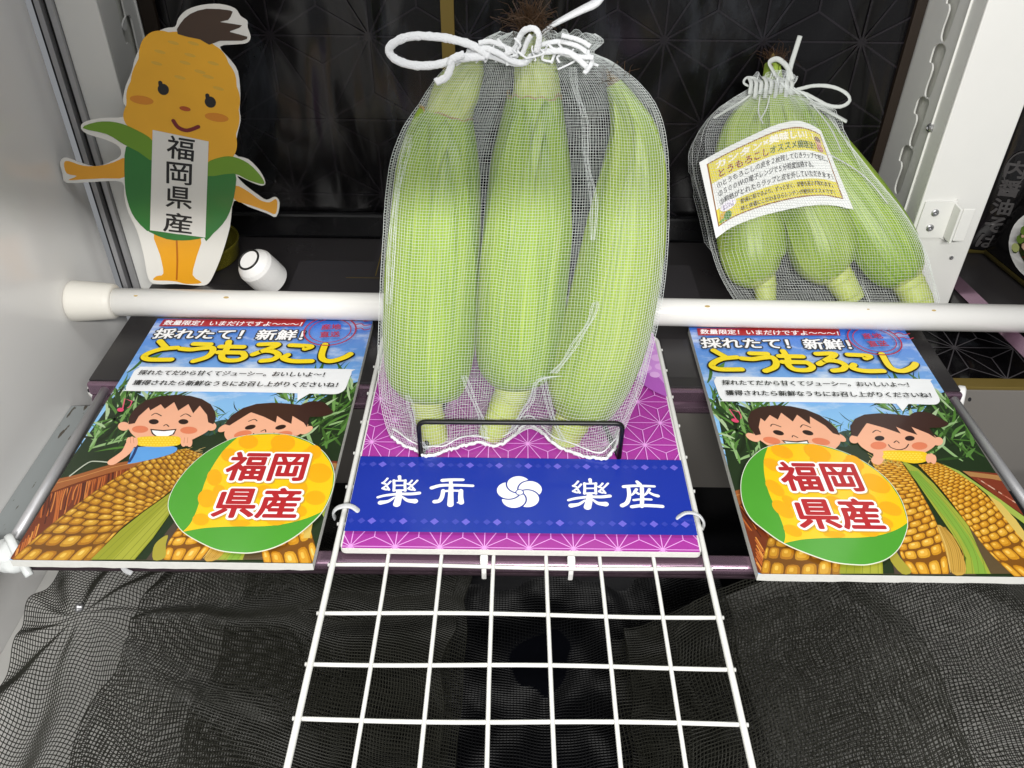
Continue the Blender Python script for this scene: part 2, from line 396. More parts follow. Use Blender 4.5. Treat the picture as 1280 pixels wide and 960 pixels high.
lp = thing('slotted_post', 'white metal post with dark seal strips beside the corn figure', 'post', (-.39, .81, -.016))
XL, YL0 = -.362, .775
for i, (m_, y_) in enumerate(((M_dark, .777), (M_alu, .7705), (M_dark, .777), (M_alu, .7705))):
    x_ = -.4195+i*.0052
    obj('seal_strip' if i % 2 == 0 else 'edge_strip', box(x_, x_+.0050, y_, .80, -.03, .62, .0006), m_, lp)
obj('front_face', box(-.3985, XL, YL0, YL0+.004, -.03, .62, .0012), M_post, lp)
outer = [(YL0+.0045, -.03), (.8615, -.03), (.8615, .62), (YL0+.0045, .62)]
lslots = [slot_shape(p.y, p.z, s=.78, mir=-1) for p in (pt(147, 2, x=XL), pt(166, 56, x=XL))]
obj('slotted_face', curve_plate(outer, lslots, lambda x, y, z: Vector((XL-.0012+z, x, y)), .0016), M_post, lp)
obj('inner_web', box(-.3985, XL-.0055, YL0+.005, .8615, -.03, .62, 0), MATS['post_inside'], lp)
obj('bent_edge', box(XL-.003, XL+.0012, .853, .8545, -.02, .62, .0005), M_post, lp)

# tension rod across the cabinet
tr = thing('tension_rod', 'white tension rod spanning the cabinet behind the posters', 'rod', (0, .673, .0002))
obj('tube', tube([(x, .6762-.0115*x, .0140) for x in (-.414, -.10, .2, .56)], .0132, 40), M_rod, tr, smooth=True)
cp = [(0, 0), (.0165, 0), (.0192, .0015), (.0196, .004), (.0192, .010), (.0184, .022), (.0172, .036), (.0165, .041), (.0150, .0425), (.0134, .0425)]
obj('end_cap', lathe(cp, (-.4195, .6808, .0145), (1, 0, 0), 40), mat('cream_rubber', 'dcd9d0', .5), tr, smooth=True)
cr_ = mat('rod_scuff', 'b9a06a', .6)
for px, rr_, sd in ((166, .0012, 1), (280, .0016, 2), (884, .0016, 3), (1167, .0013, 4), (1085, .0008, 6)):
    p = pt(px, 371 if px < 640 else 383, y=.668)
    obj('scuff', slab(cr([(rr_*(1.6+.7*noise.noise(Vector((k, sd, 0))))*math.cos(k*.785), rr_*(.6+.3*noise.noise(Vector((k, sd, 5))))*math.sin(k*.785)) for k in range(8)], 3, True), lambda x, y, h: Vector((p.x+x, .6762-.0115*p.x-.0066+y, .0140+.01145+h+y*.55)), 0, .0001), cr_, tr)

# ------------------------------------------------------------------ rails and grid
FR = thing('front_rail', 'polished mauve metal rail under the front edges of the boards', 'rail', (0, .378, -.030))
obj('bar', box(-.419, .474, .3845, .3975, -.0165, -.0075, .0035, 5), M_rail, FR)
obj('groove', box(-.419, .474, .3850, .3965, -.0205, -.0170, .0015), mat('mauve_dark', '3c2f36', .35, metal=.6), FR)
ST1 = [pt(132, 487, z=-.014), pt(12, 684, z=-.014)]; ST2 = [pt(1192, 500, z=-.012), pt(1319, 680, z=-.012)]
tag(obj('side_rail', tube(ST1, .0040, 14), M_alu, smooth=True), 'grey metal tube along the left edge of the poster beside the wall ledge', 'rail', 'metal tubes along the outer poster edges')
tag(obj('side_rail', tube(ST2, .0040, 14), M_alu, smooth=True), 'grey metal tube along the right edge of the poster before the grey panel', 'rail', 'metal tubes along the outer poster edges')
for px, py, lab in ((124, 485, 'white plastic end bracket on the back rail by the left wall'), (1199, 496, 'white plastic end bracket on the back rail at the right')):
    p = pt(px, py, z=-.024); sgn = -1 if px < 640 else 1
    b_ = thing('rail_bracket', lab, 'bracket', (p.x, p.y, -.036), 'end brackets of the back rail')
    obj('body', lathe([(0, -.004), (.008, -.004), (.0105, -.002), (.0105, .003), (.008, .0045), (0, .0045)], (p.x, p.y, -.024), (1, -.5, .15), 24), M_plastic, b_, smooth=True)
    obj('hole', lathe([(.0019, 0), (.0019, .0006), (0, .0006)], Vector((p.x, p.y, -.024))+Vector((sgn*.35, -.75, .35)).normalized()*.0105+Vector((0, 0, 0)), (sgn*.35, -.75, .35), 12), M_dark, b_)

GX0, GX1, GY0, GY1, GZ = -.1215, .1360, .175, .662, -.0058
WIRE = mat('white_dipped_wire', 'e2e2de', .35, vary=.06, vscale=90, bump=.15, bscale=250)
g = thing('wire_grid', 'white coated wire grid panel reaching out over the dark pit', 'grid', (0, .42, GZ))
c_ = .010
fr = []
for (x, y, a0) in ((GX1-c_, GY1-c_, 0), (GX0+c_, GY1-c_, 90), (GX0+c_, GY0+c_, 180), (GX1-c_, GY0+c_, 270)):
    for k in range(7):
        a = rad(a0+15*k); fr.append((x+c_*math.cos(a), y+c_*math.sin(a), GZ))
obj('outer_frame', tube(fr, .0021, 12, closed=True), WIRE, g, smooth=True)
for i in range(1, 7):
    x = GX0+(GX1-GX0)*i/7
    obj('long_wire', tube([(x+.0006*math.sin(i*5+k), GY0+(GY1-GY0)*k/8, GZ) for k in range(9)], .00138, 8), WIRE, g, smooth=True)
for k, y in enumerate((.2, .2305, .268, .305, .343, .3825, .42, .458, .496, .534, .572, .610, .642)):
    obj('cross_wire', tube([(GX0-.0035+(GX1-GX0+.007)*i/14, y+.0008*math.sin(i*.5+k*1.3)*(1 if y < .39 else .3), GZ-.0012) for i in range(15)], .00138, 8), WIRE, g, smooth=True)
for x in (GX0, GX1):
    sg = 1 if x > 0 else -1
    for y in (.42, .458, .496, .534, .572, .610, .642, .3825):
        pass

# ------------------------------------------------------------------ centre board
BX0, BX1, BY0, BY1 = -.1175, .1325, .3905, .657
bd = thing('display_board', 'purple and blue printed display board with white lettering under the corn bag', 'board', ((BX0+BX1)/2, (BY0+BY1)/2, -.004))
rr = []
for (x, y, a0) in ((BX1-.004, BY1-.004, 0), (BX0+.004, BY1-.004, 90), (BX0+.004, BY0+.004, 180), (BX1-.004, BY0+.004, 270)):
    for k in range(5): a = rad(a0+22.5*k); rr.append((x+.004*math.cos(a), y+.004*math.sin(a)))
flat = lambda x, y, h: Vector((x, y, h))
obj('panel', slab(rr, flat, -.004, 0), M_foam, bd)
B = lambda px, py: tuple(pt(px, py, z=0))[:2]
IN = .0012
art = Art(flat, (BX0+IN, BX1-IN, BY0+IN, BY1-IN), h=.00006, step=.000004)
M_purple = mat('purple_print', 'a63a9c', .3, coat=.5, vary=.06, vscale=12); M_pline = mat('pink_line', 'e9a3ea', .3, coat=.5)
M_blue = mat('blue_print', '1c33a0', .28, coat=.5, vary=.05, vscale=10)
art.poly([(BX0, BY0), (BX1, BY0), (BX1, BY1), (BX0, BY1)], M_purple)
a_ = B(512, 689)[0]-B(456, 688)[0]
asanoha(art, BX0+IN, BX1-IN, BY0+IN, BY1-IN, a_, B(437, 688)[0], BY0+.0028, .0007, M_pline)
# pale plum-blossom cloud at the upper right
cl = [B(*q) for q in ((640, 425), (700, 470), (760, 500), (789, 479), (800, 481), (806, 486), (812, 490), (826, 497), (838, 501), (880, 505), (860, 400), (640, 400))]
art.poly(cr(cl[1:9], 4)+cl[9:], 'b05cbc')
cl2 = [B(x, y-5) for x, y in ((640, 425), (700, 470), (760, 500), (789, 478), (799, 480), (806, 476), (818, 476), (832, 491), (836, 495), (880, 497), (860, 395), (640, 395))]
art.poly(cr(cl2[1:9], 4)+cl2[9:], 'cf8fdc')
for px, py, r in ((806.5, 463, .0055), (821, 451, .0055), (803, 448, .0055), (814, 441, .0028), (818, 472, .0045), (825, 462, .005), (809, 424, .003), (814, 431, .003), (804, 433, .0028), (811, 416, .0025), (795, 455, .005), (797, 470, .004), (770, 440, .005), (760, 455, .005)):
    art.disc(B(px, py), r, r*.95, 'e0aee8')
# blue band with a row of lozenges along each edge
band = [B(446, 573.8), B(851, 579.5), B(871, 674), B(431, 667)]
yb1, yb0 = (band[0][1]+band[1][1])/2, (band[2][1]+band[3][1])/2
art.poly([(BX0, yb0), (BX1, yb0), (BX1, yb1), (BX0, yb1)], M_blue)
for (pa, pb, n_) in ((B(479, 583), B(842, 590), 11), (B(465.5, 654), B(856, 661), 11)):
    yy = (pa[1]+pb[1])/2
    for i in range(-1, n_+1):
        x = pa[0]+(pb[0]-pa[0])*i/(n_-1); s_ = (pb[0]-pa[0])/(n_-1)
        for dx, r, c in ((0, .0032, '6a62cf'), (-s_*.33, .0029, '4149b4'), (-s_*.66, .0025, '2f3fa9')):
            art.poly([(x+dx-r, yy), (x+dx, yy+r), (x+dx+r, yy), (x+dx, yy-r)], c)
M_letter = mat('white_letter', 'f4f4f4', .4)
K1 = lambda x, y: B(420+x*.1875, 560+y*.1875)
K2 = lambda x, y: B(640+x*.1875, 560+y*.1875)
mpx = .1875*.00074
def brush(K, strokes):
    for P, w_ in strokes:
        art.stroke([K(*q) for q in P], [v*mpx for v in w_] if isinstance(w_, tuple) else w_*mpx, M_letter, 5)
def raku(K, ox, oy):
    S = [([(425, 213), (428, 236)], (20, 16)), ([(388, 238), (390, 272), (388, 308)], 15), ([(464, 238), (462, 272), (464, 308)], 15), ([(386, 242), (466, 240)], 13), ([(388, 273), (462, 272)], 11), ([(386, 306), (466, 304)], 13),
         ([(346, 226), (330, 244), (312, 258)], (13, 11)), ([(312, 256), (332, 262)], 13), ([(366, 246), (345, 268), (312, 292)], (13, 11)), ([(312, 292), (336, 300), (350, 298)], 13), ([(344, 280), (356, 302)], (11, 14)),
         ([(508, 240), (496, 254), (480, 264)], (13, 11)), ([(480, 262), (498, 268)], 13), ([(544, 240), (520, 264), (484, 292)], (13, 11)), ([(484, 294), (506, 302), (520, 299)], 13), ([(510, 282), (526, 304)], (11, 14)),
         ([(282, 352), (330, 340), (420, 330), (500, 330), (556, 324)], (16, 22)), ([(422, 312), (420, 350), (408, 398)], (30, 40)), ([(392, 352), (352, 378), (300, 388)], (10, 30)), ([(444, 348), (478, 372), (528, 378)], (10, 34))]
    brush(lambda x, y: K(x+ox, y+oy), S)
raku(K1, 0, 0); raku(K2, 93, 20)
brush(K1, [([(712, 240), (775, 236), (846, 236)], (24, 20)), ([(640, 290), (700, 274), (790, 272), (912, 276)], (24, 18)), ([(766, 240), (768, 280)], 20), ([(768, 280), (766, 340), (764, 402)], (24, 34)),
           ([(716, 308), (708, 350), (690, 376), (660, 382)], (22, 26)), ([(712, 314), (770, 308), (838, 310)], 16), ([(834, 308), (832, 350), (836, 388)], (24, 30)), ([(832, 386), (812, 388)], (22, 10))])
brush(K2, [([(830, 248), (846, 266)], (18, 26)), ([(742, 282), (820, 276), (945, 280)], (22, 16)), ([(772, 284), (778, 340), (764, 388), (732, 408)], (20, 26)), ([(826, 300), (812, 322), (794, 338)], (18, 12)), ([(812, 312), (840, 330)], (12, 16)),
           ([(912, 300), (898, 322), (880, 338)], (18, 12)), ([(900, 314), (935, 334), (968, 344)], (12, 22)), ([(862, 290), (864, 350), (862, 414)], 22), ([(808, 372), (864, 366), (924, 368)], 15), ([(796, 416), (864, 408), (940, 410), (998, 414)], (22, 22))])
ec = B(649.5, 620); er = .0086
cs = [(ec[0]+er*.98*math.cos(rad(95+72*i)), ec[1]+er*.98*math.sin(rad(95+72*i))) for i in range(5)]
for i in range(5):
    a, b = cs[i], cs[(i-1) % 5]; P = []
    n_ = 72
    pts = [(a[0]+er*math.cos(2*math.pi*k/n_), a[1]+er*math.sin(2*math.pi*k/n_)) for k in range(n_)]
    ok = [math.dist(q, b) > er+.0011 for q in pts]
    st = next(k for k in range(n_) if ok[k] and not ok[k-1])
    run = []
    k = st
    while ok[k % n_] and len(run) < n_: run.append(pts[k % n_]); k += 1
    e0, e1 = run[-1], run[0]
    a0 = math.atan2(e0[1]-b[1], e0[0]-b[0]); a1 = math.atan2(e1[1]-b[1], e1[0]-b[0])
    d = (a1-a0+math.pi) % (2*math.pi)-math.pi
    run += [(b[0]+(er+.0011)*math.cos(a0+d*j/12), b[1]+(er+.0011)*math.sin(a0+d*j/12)) for j in range(1, 12)]
    art.poly(run, M_letter)
art.disc(ec, .0032, None, M_blue); art.disc(ec, .0024, None, M_letter)
art.build('printed_face', bd)

# cable ties
def tie(P, r, label, m=M_tie, flat=.4, name='cable_tie', grp=None):
    return tag(obj(name, tube(cr(P, 6), r, 10, flat=flat), m, smooth=True), label, 'cable tie', grp)
q = B(426, 642); tie([(q[0]-.006, q[1]+.004, -.009), (q[0]-.0055, q[1]+.001, .0), (q[0]-.001, q[1]+.0015, .005), (q[0]+.008, q[1]+.002, .0055), (q[0]+.0165, q[1]-.002, .0005)], .0024, 'clear cable tie looped over the left edge of the purple board', grp='clear cable ties on the board edges')
q = B(870, 652); tie([(q[0]+.006, q[1]+.002, -.009), (q[0]+.0055, q[1]-.001, .0), (q[0]+.001, q[1]+.002, .005), (q[0]-.008, q[1]+.003, .0055), (q[0]-.0175, q[1]-.001, .0005)], .0024, 'clear cable tie looped over the right edge of the purple board', grp='clear cable ties on the board edges')
for px, lab in ((605, 'left white cable tie fixing the wire grid to the front rail'), (714, 'right white cable tie fixing the wire grid to the front rail')):
    x = pt(px, 700, z=-.004).x
    t = thing('cable_tie', lab, 'cable tie', (x, .376, -.01), 'white cable ties on the front rail')
    obj('head', box(x-.0027, x+.0027, .3835, .3890, -.0065, -.0018, .0008), M_plastic, t)
    obj('strap', tube([(x, .388, -.0035), (x, .3845, -.0045), (x, .3825, -.0075), (x, .3822, -.013), (x, .3835, -.0205)], .0017, 10, flat=.35), M_plastic, t)
def blob(c, r, seed, squash=(1, 1, 1)):
    bm = bmesh.new(); bmesh.ops.create_icosphere(bm, subdivisions=3, radius=r)
    for v in bm.verts:
        k = 1+.35*noise.noise(v.co/r*1.3+Vector((seed, 0, 0)))
        v.co = Vector((v.co.x*squash[0]*k, v.co.y*squash[1]*k, v.co.z*squash[2]*k))+Vector(c)
    bm.verts.index_update(); R_ = ([v.co.copy() for v in bm.verts], [tuple(v.index for v in f.verts) for f in bm.faces]); bm.free(); return R_
q = pt(8, 690, z=-.008)
tag(obj('cable_tie', join(blob((q.x, q.y, -.008), .010, 3, (.9, 1.1, .7)), blob((q.x+.006, q.y-.008, -.012), .007, 8, (1.4, .8, .7)), tube(cr([(q.x-.004, q.y+.012, -.006), (q.x+.004, q.y+.004, .002), (q.x+.012, q.y-.006, -.006), (q.x+.02, q.y-.014, -.016)], 5), .003, 8, flat=.6)), mat('milky_nylon', 'dfe3e2', .35, trans=.2), smooth=True),
    'thick knot of milky plastic ties at the left end of the front rail', 'cable tie')
x = pt(152, 712, z=-.01).x; tie([(x-.002, .3835, -.0068), (x-.001, .3825, -.010), (x, .3822, -.015), (x+.003, .383, -.019)], .0018, 'thin clear cable tie hanging under the left poster', m=M_tie)

# ------------------------------------------------------------------ corn posters
PC = {'L': Vector((-.2363, .5258, 0)), 'R': Vector((.2700, .5216, 0))}
PW, PH = .2052, .2965
def pl(side, px, py):
    p = pt(px, py, z=0)-PC[side]; return (p.x, p.y)
za = lambda x, y: pl('L', x*.375, 380+y*.375)                 # left poster overall
zb = lambda x, y: pl('L', 120+x*.25, 480+y*.25)               # its children
zc = lambda x, y: pl('L', x*.203125, 560+y*.203125)           # its big cob
rb = lambda x, y: pl('R', 860+x*.25, 400+y*.25)               # right poster title block
rc = lambda x, y: pl('R', 860+x*.265625, 490+y*.265625)       # its children
rd = lambda x, y: pl('R', 1060+x*.19784, 540+y*.19784)        # its cobs
def sky_print():
    m = bpy.data.materials.new('printed_sky'); m.use_nodes = True; nt = m.node_tree; N = nt.nodes.new; L = nt.links.new
    b = nt.nodes['Principled BSDF']; b.inputs['Roughness'].default_value = .38; b.inputs['Coat Weight'].default_value = .35; b.inputs['Coat Roughness'].default_value = .12
    tc = N('ShaderNodeTexCoord'); mp = N('ShaderNodeMapping'); mp.inputs['Scale'].default_value = (14, 30, 1); mp.inputs['Rotation'].default_value = (0, 0, .5); L(tc.outputs['Object'], mp.inputs[0])
    n = N('ShaderNodeTexNoise'); n.inputs['Scale'].default_value = 1.3; n.inputs['Detail'].default_value = 8; n.inputs['Roughness'].default_value = .6; L(mp.outputs[0], n.inputs['Vector'])
    sep = N('ShaderNodeSeparateXYZ'); L(tc.outputs['Object'], sep.inputs[0])
    r = N('ShaderNodeMapRange'); r.inputs[1].default_value = .15; r.inputs[2].default_value = .02; L(sep.outputs['Y'], r.inputs[0])
    g1 = N('ShaderNodeMix'); g1.data_type = 'RGBA'; g1.inputs[6].default_value = (*lin('3f78d8'), 1); g1.inputs[7].default_value = (*lin('86bdec'), 1); L(r.outputs[0], g1.inputs[0])
    cr1 = N('ShaderNodeMapRange'); cr1.inputs[1].default_value = .50; cr1.inputs[2].default_value = .72; L(n.outputs['Fac'], cr1.inputs[0])
    g2 = N('ShaderNodeMix'); g2.data_type = 'RGBA'; L(cr1.outputs[0], g2.inputs[0]); L(g1.outputs[2], g2.inputs[6]); g2.inputs[7].default_value = (*lin('e9f1f8'), 1)
    L(g2.outputs[2], b.inputs['Base Color'])
    return m
M_sky = sky_print()
RECT = (-PW/2, PW/2, -PH/2, PH/2)
art = Art(lambda x, y, h: Vector((x, y, h)), RECT, h=.00005, step=.0000025)
# all artwork below is in the poster's own metres
art.poly([(-PW, -PH), (PW, -PH), (PW, PH), (-PW, PH)], M_sky)
art.poly(cr([za(560, 480), za(700, 400), za(770, 385), za(860, 400), za(900, 420), za(900, 600), za(500, 600)], 4, True), '2d4a44')
dk = '1f3018'
art.poly([za(150, 640), za(390, 300), za(440, 285), za(500, 330), za(560, 420), za(700, 440), za(740, 420), za(900, 440), za(1050, 330), za(1150, 270), za(1230, 250), za(1200, 900), za(20, 900)], dk)
rnd = random.Random(4)
def leaf(x, y, l, w_, a, c, bend=0):
    P = [(x+math.cos(a)*l*t-math.sin(a)*bend*l*t*t, y+math.sin(a)*l*t+math.cos(a)*bend*l*t*t) for t in (0, .25, .5, .75, 1)]
    W = [.35*w_, .9*w_, w_, .6*w_, .05*w_]
    lf, rt = [], []
    for i in range(5):
        p, q = P[max(i-1, 0)], P[min(i+1, 4)]; dx, dy = q[0]-p[0], q[1]-p[1]; d = math.hypot(dx, dy)
        lf.append((P[i][0]-dy/d*W[i]/2, P[i][1]+dx/d*W[i]/2)); rt.append((P[i][0]+dy/d*W[i]/2, P[i][1]-dx/d*W[i]/2))
    art.poly(lf+rt[::-1], c)
greens = ['3d5f27', '55803a', '2c4a1e', '6f9a52', '8fb277', '18260f', '24401c', 'a9c295', '4d7a2f']
h_leaf = art.h
for i in range(330):
    side = rnd.random()
    if side < .42: x, y = -PW/2+rnd.random()*.055, .045-rnd.random()*.085
    elif side < .85: x, y = PW/2-rnd.random()*.055, .055-rnd.random()*.090
    else: x, y = rnd.uniform(-.02, .03), .012-rnd.random()*.035
    k = .5 if side >= .85 else 1
    art.h = h_leaf+(i % 40)*.000005
    leaf(x, y, rnd.uniform(.012, .034)*k, rnd.uniform(.0012, .0036)*k, rnd.gauss(1.5, .7), rnd.choice(greens), rnd.uniform(-.5, .5))
art.h = h_leaf+.00021
for x, y, l, a, bnd in ((-.1, .062, .03, 1.0, .4), (-.095, .05, .035, .8, -.4), (.07, .06, .025, 1.9, -.3), (.09, .055, .032, 1.7, .3), (.06, .055, .022, 1.2, .3)):
    leaf(x, y, l, .003, a, '3f6a2a', bnd)
leaf(*za(475, 190), .016, .006, .2, '5c8a3a', .6)
# basket
art.poly([zc(60, 680), zc(240, 340), zc(330, 210), zc(700, 105), zc(900, 80), zc(900, 300), zc(300, 800)], '6b2f14')
for i in range(46):
    t = i/46; x0 = 270+t*560; y0 = 300-t*190; l = 90+rnd.random()*120
    art.stroke([zc(x0, y0), zc(x0-14+rnd.uniform(-8, 8), y0+l*.5), zc(x0-30, y0+l)], .0009, rnd.choice(['b5622a', '8a3f18', 'c77a3a', '4a1c0c']), 3)
for i in range(26):
    x0 = 80+rnd.random()*200; y0 = 660-(x0-60)*1.1+rnd.random()*120
    art.stroke([zc(x0, y0), zc(x0-20, y0+70)], .0010, rnd.choice(['b5622a', 'd18a40', '8a3f18']), 1)
art.poly(cr([zc(270, 290), zc(330, 205), zc(480, 165), zc(700, 100), zc(880, 75), zc(880, 105), zc(700, 150), zc(480, 215), zc(330, 270)], 3, True), '9a5a2c')
art.stroke([zc(320, 225), zc(480, 185), zc(700, 120), zc(870, 90)], .0007, 'c48a50', 4)
art.stroke([zc(430, 175), zc(540, 95), zc(600, 85), zc(700, 95)], .0012, 'b8bfae', 4)
def at_curve(P, t):
    t = max(0, min(.9999, t))*(len(P)-1); i = int(t); f = t-i
    return (P[i][0]+(P[i+1][0]-P[i][0])*f, P[i][1]+(P[i+1][1]-P[i][1])*f)
def cob(le, re, rows, across, t_pow, cols, ground, tip=True):
    le, re = cr(le, 6), cr(re, 6)
    art.poly(le+re[::-1], ground)
    hs, his = [], []
    for j in range(rows):
        t0, t1 = (j/rows)**t_pow, ((j+1)/rows)**t_pow
        for k in range(-1, across+1):
            o_ = .5*(j % 2)
            f0, f1 = (k+o_)/across, (k+1+o_)/across
            f0, f1 = max(0, f0), min(1, f1)
            if f1-f0 < .15/across: continue
            g = lambda f: .5-.5*math.cos(math.pi*(.12+.76*f)); n0, n1 = (g(0), g(1))
            f0, f1 = [(g(f)-n0)/(n1-n0) for f in (f0, f1)]
            def Q(u, v):
                t = t0+(t1-t0)*v; a, b = at_curve(le, t), at_curve(re, t); f = f0+(f1-f0)*u
                f += (t1-t0)*0
                bow = .25*(1-(2*f-1)**2)*(t1-t0)
                a, b = at_curve(le, t-bow), at_curve(re, t-bow)
                return (a[0]+(b[0]-a[0])*f, a[1]+(b[1]-a[1])*f)
            J = .5+.05*rnd.uniform(-1, 1)
            sup = lambda an, r, cx, cy: Q(cx+r*math.copysign(abs(math.cos(an))**.6, math.cos(an)), cy+r*math.copysign(abs(math.sin(an))**.6, math.sin(an)))
            A = [2*math.pi*i/12 for i in range(12)]
            base = cols[min(len(cols)-1, int(rnd.random()*len(cols)))]
            hs.append(([sup(a, .455, .5, J) for a in A], base[0])); his.append(([sup(a, .32, .47, J+.06) for a in A], base[1])); his.append(([sup(a, .13, .42, J+.16) for a in A], base[2]))
    for grp in (hs, his[0::2], his[1::2]):
        for p_, c in grp: art.poly(p_, c, False)
        art.up(3)
gold = [('b07a1c', 'c8942a', 'e0b850'), ('a86e18', 'c28c24', 'd9ab45'), ('b88424', 'cf9e36', 'e8c566'), ('9c6a1a', 'b58326', 'd2a344')]
# husk under the second cob, shadow between the cobs
art.poly([zc(560, 690), zc(900, 690), zc(1040, 500), zc(1200, 300), zc(1400, 200), zc(1400, 700)], '4a3f34')
cob([zc(60, 700), zc(330, 462), zc(640, 232), zc(950, 52), zc(1150, 5)], [zc(560, 700), zc(740, 505), zc(870, 402), zc(1010, 300), zc(1130, 190), zc(1250, 40)], 25, 6, .66, gold, '6e4410')
for i in range(14):
    a = zc(1120+rnd.random()*130, 10+rnd.random()*110); art.stroke([a, (a[0]+.004, a[1]+rnd.uniform(-.002, .004))], .0004, 'c9b070', 1)
hk = [zc(560, 690), zc(740, 512), zc(880, 400), zc(1000, 315), zc(1070, 262), zc(1095, 285), zc(1045, 410), zc(940, 560), zc(830, 690)]
art.poly(hk, '93982c')
art.poly([zc(690, 690), zc(850, 520), zc(1040, 330), zc(1060, 360), zc(940, 550), zc(820, 690)], 'a3a63a')
for k in range(5): art.stroke([zc(600+50*k, 690), zc(780+42*k, 520), zc(1010+16*k, 320+12*k)], .0005, '7c8424', 4)
# left-bottom kernels and second cob (seen on the other poster)
c2 = [('c58a1e', 'dba232', 'f0c766'), ('bd7f18', 'd4982a', 'ecba50'), ('cc9426', 'e0ab3e', 'f2cd72')]
cob([rd(400, 900), rd(330, 780), rd(300, 620), rd(250, 400), rd(185, 270), rd(140, 180)], [rd(640, 900), rd(610, 720), rd(545, 545), rd(455, 375), rd(385, 262), rd(315, 165)], 28, 4, .55, c2, '7a4c14')
art.poly(cr([rd(290, 740), rd(330, 800), rd(400, 885), rd(340, 900), rd(270, 820), rd(262, 770)], 3, True), 'a39a38')
for k in range(22):
    a = rd(110+rnd.random()*230, 130+rnd.random()*70); art.stroke([a, (a[0]+rnd.uniform(-.004, .004), a[1]-.005)], .0005, rnd.choice(['a9a25a', 'c2b06a', '8a9a48']), 1)
hk = [rd(330, 175), rd(440, 235), rd(540, 330), rd(640, 450), rd(760, 595), rd(860, 765), rd(915, 900), rd(735, 900), rd(745, 800), rd(655, 645), rd(545, 485), rd(420, 300)]
art.poly(hk, '9aa53a')
art.poly([rd(385, 250), rd(440, 250), rd(620, 470), rd(760, 660), rd(880, 900), rd(800, 900), rd(780, 800), rd(690, 640), rd(560, 480)], '7fa53c')
for k in range(5): art.stroke([rd(370+14*k, 240+4*k), rd(560+26*k, 480), rd(720+34*k, 740), rd(745+40*k, 900)], .0004, '6f8a2c', 4)
art.poly(cr([rd(560, 590), rd(650, 650), rd(725, 790), rd(740, 895), rd(655, 895), rd(610, 740)], 3, True), 'c39b46')
for k in range(9): art.stroke([rd(570+5*k, 605), rd(620+12*k, 740), rd(645+11*k, 890)], .0004, rnd.choice(['9b7424', 'dcbc70', 'b58a38']), 4)
art.poly([rd(760, 600), rd(1040, 900), rd(900, 900), rd(830, 760)], '5a4a30')
cob([rd(1060, 930), rd(890, 765), rd(765, 605), rd(640, 435), rd(540, 315), rd(440, 210)], [rd(1420, 930), rd(1130, 680), rd(965, 500), rd(815, 350), rd(690, 255), rd(560, 195)], 27, 5, .6, c2, '7a4c14')
art.poly([rd(590, 205), rd(700, 250), rd(830, 340), rd(960, 430), rd(1250, 640), rd(1300, 720), rd(1120, 590), rd(960, 470), rd(820, 350), rd(700, 268)], '9db04c')
art.poly([rd(880, 400), rd(960, 450), rd(1060, 560), rd(1200, 760), rd(1160, 760), rd(1020, 590)], 'd2b65c')
art.poly([rd(720, 250), rd(820, 255), rd(1000, 270), rd(1100, 480), rd(1120, 540), rd(960, 430)], '7a3420')
for k in range(12): art.stroke([rd(820+22*k, 300+14*k), rd(850+22*k, 320+14*k)], .0012, rnd.choice(['c9a08a', '9a4a34', '5a2214', 'b56a54']), 1)
art.poly([rd(720, 250), rd(820, 262), rd(1000, 285), rd(990, 318), rd(900, 300), rd(770, 285)], 'a87a48')
# leaves and kernels at the lower left corner of the second poster are basket strokes and kernels of the first cob

# the two children
SK, SKD, HR, OL = 'eeb08f', 'df7f5a', '3a211a', '2a1712'
def ell(Z, x, y, rx, ry, c, n=24):
    art.poly([Z(x+rx*math.cos(2*math.pi*k/n), y+ry*math.sin(2*math.pi*k/n)) for k in range(n)], c)
ST = .0009
art.poly(cr([zb(185, 330), zb(225, 318), zb(390, 315), zb(395, 345), zb(300, 375), zb(170, 402), zb(165, 390)], 3, True), '5f9fe0')
art.stroke([zb(205, 318), zb(190, 355), zb(168, 392)], .0022, '20386a', 3)
art.stroke([zb(175, 300), zb(150, 345), zb(85, 392)], .0078, SK, 4)
ell(zb, 140, 215, 29, 22, SK); ell(zb, 575, 215, 28, 22, SK)
art.poly(cr([zb(160, 205), zb(185, 155), zb(260, 105), zb(340, 85), zb(450, 85), zb(535, 105), zb(575, 160), zb(578, 205), zb(560, 238), zb(510, 268), zb(440, 298), zb(340, 308), zb(240, 295), zb(190, 262), zb(168, 235)], 4, True), SK)
art.poly([zb(163, 205), zb(168, 165), zb(195, 125), zb(250, 85), zb(320, 65), zb(400, 57), zb(470, 62), zb(530, 78), zb(575, 105), zb(595, 140), zb(600, 175), zb(588, 205), zb(562, 195), zb(556, 158), zb(520, 112), zb(487, 150), zb(463, 104), zb(412, 137), zb(392, 94), zb(345, 128), zb(325, 105), zb(272, 136), zb(265, 120), zb(215, 165), zb(195, 200)], HR)
for x in (290, 438): ell(zb, x, 192, 25, 13, OL)
art.stroke([zb(280, 160), zb(300, 150), zb(328, 163)], ST, OL); art.stroke([zb(425, 165), zb(450, 153), zb(475, 166)], ST, OL)
art.stroke([zb(340, 213), zb(352, 206), zb(365, 216)], ST, OL)
ell(zb, 222, 230, 41, 18, SKD); ell(zb, 465, 235, 43, 18, SKD)
art.poly([zb(272, 228), zb(340, 234), zb(404, 228), zb(392, 255), zb(360, 270), zb(300, 268), zb(280, 252)], OL)
art.poly([zb(280, 235), zb(340, 240), zb(396, 234), zb(384, 254), zb(358, 265), zb(304, 263), zb(288, 250)], 'ffffff')
CY = 'f0c81e'
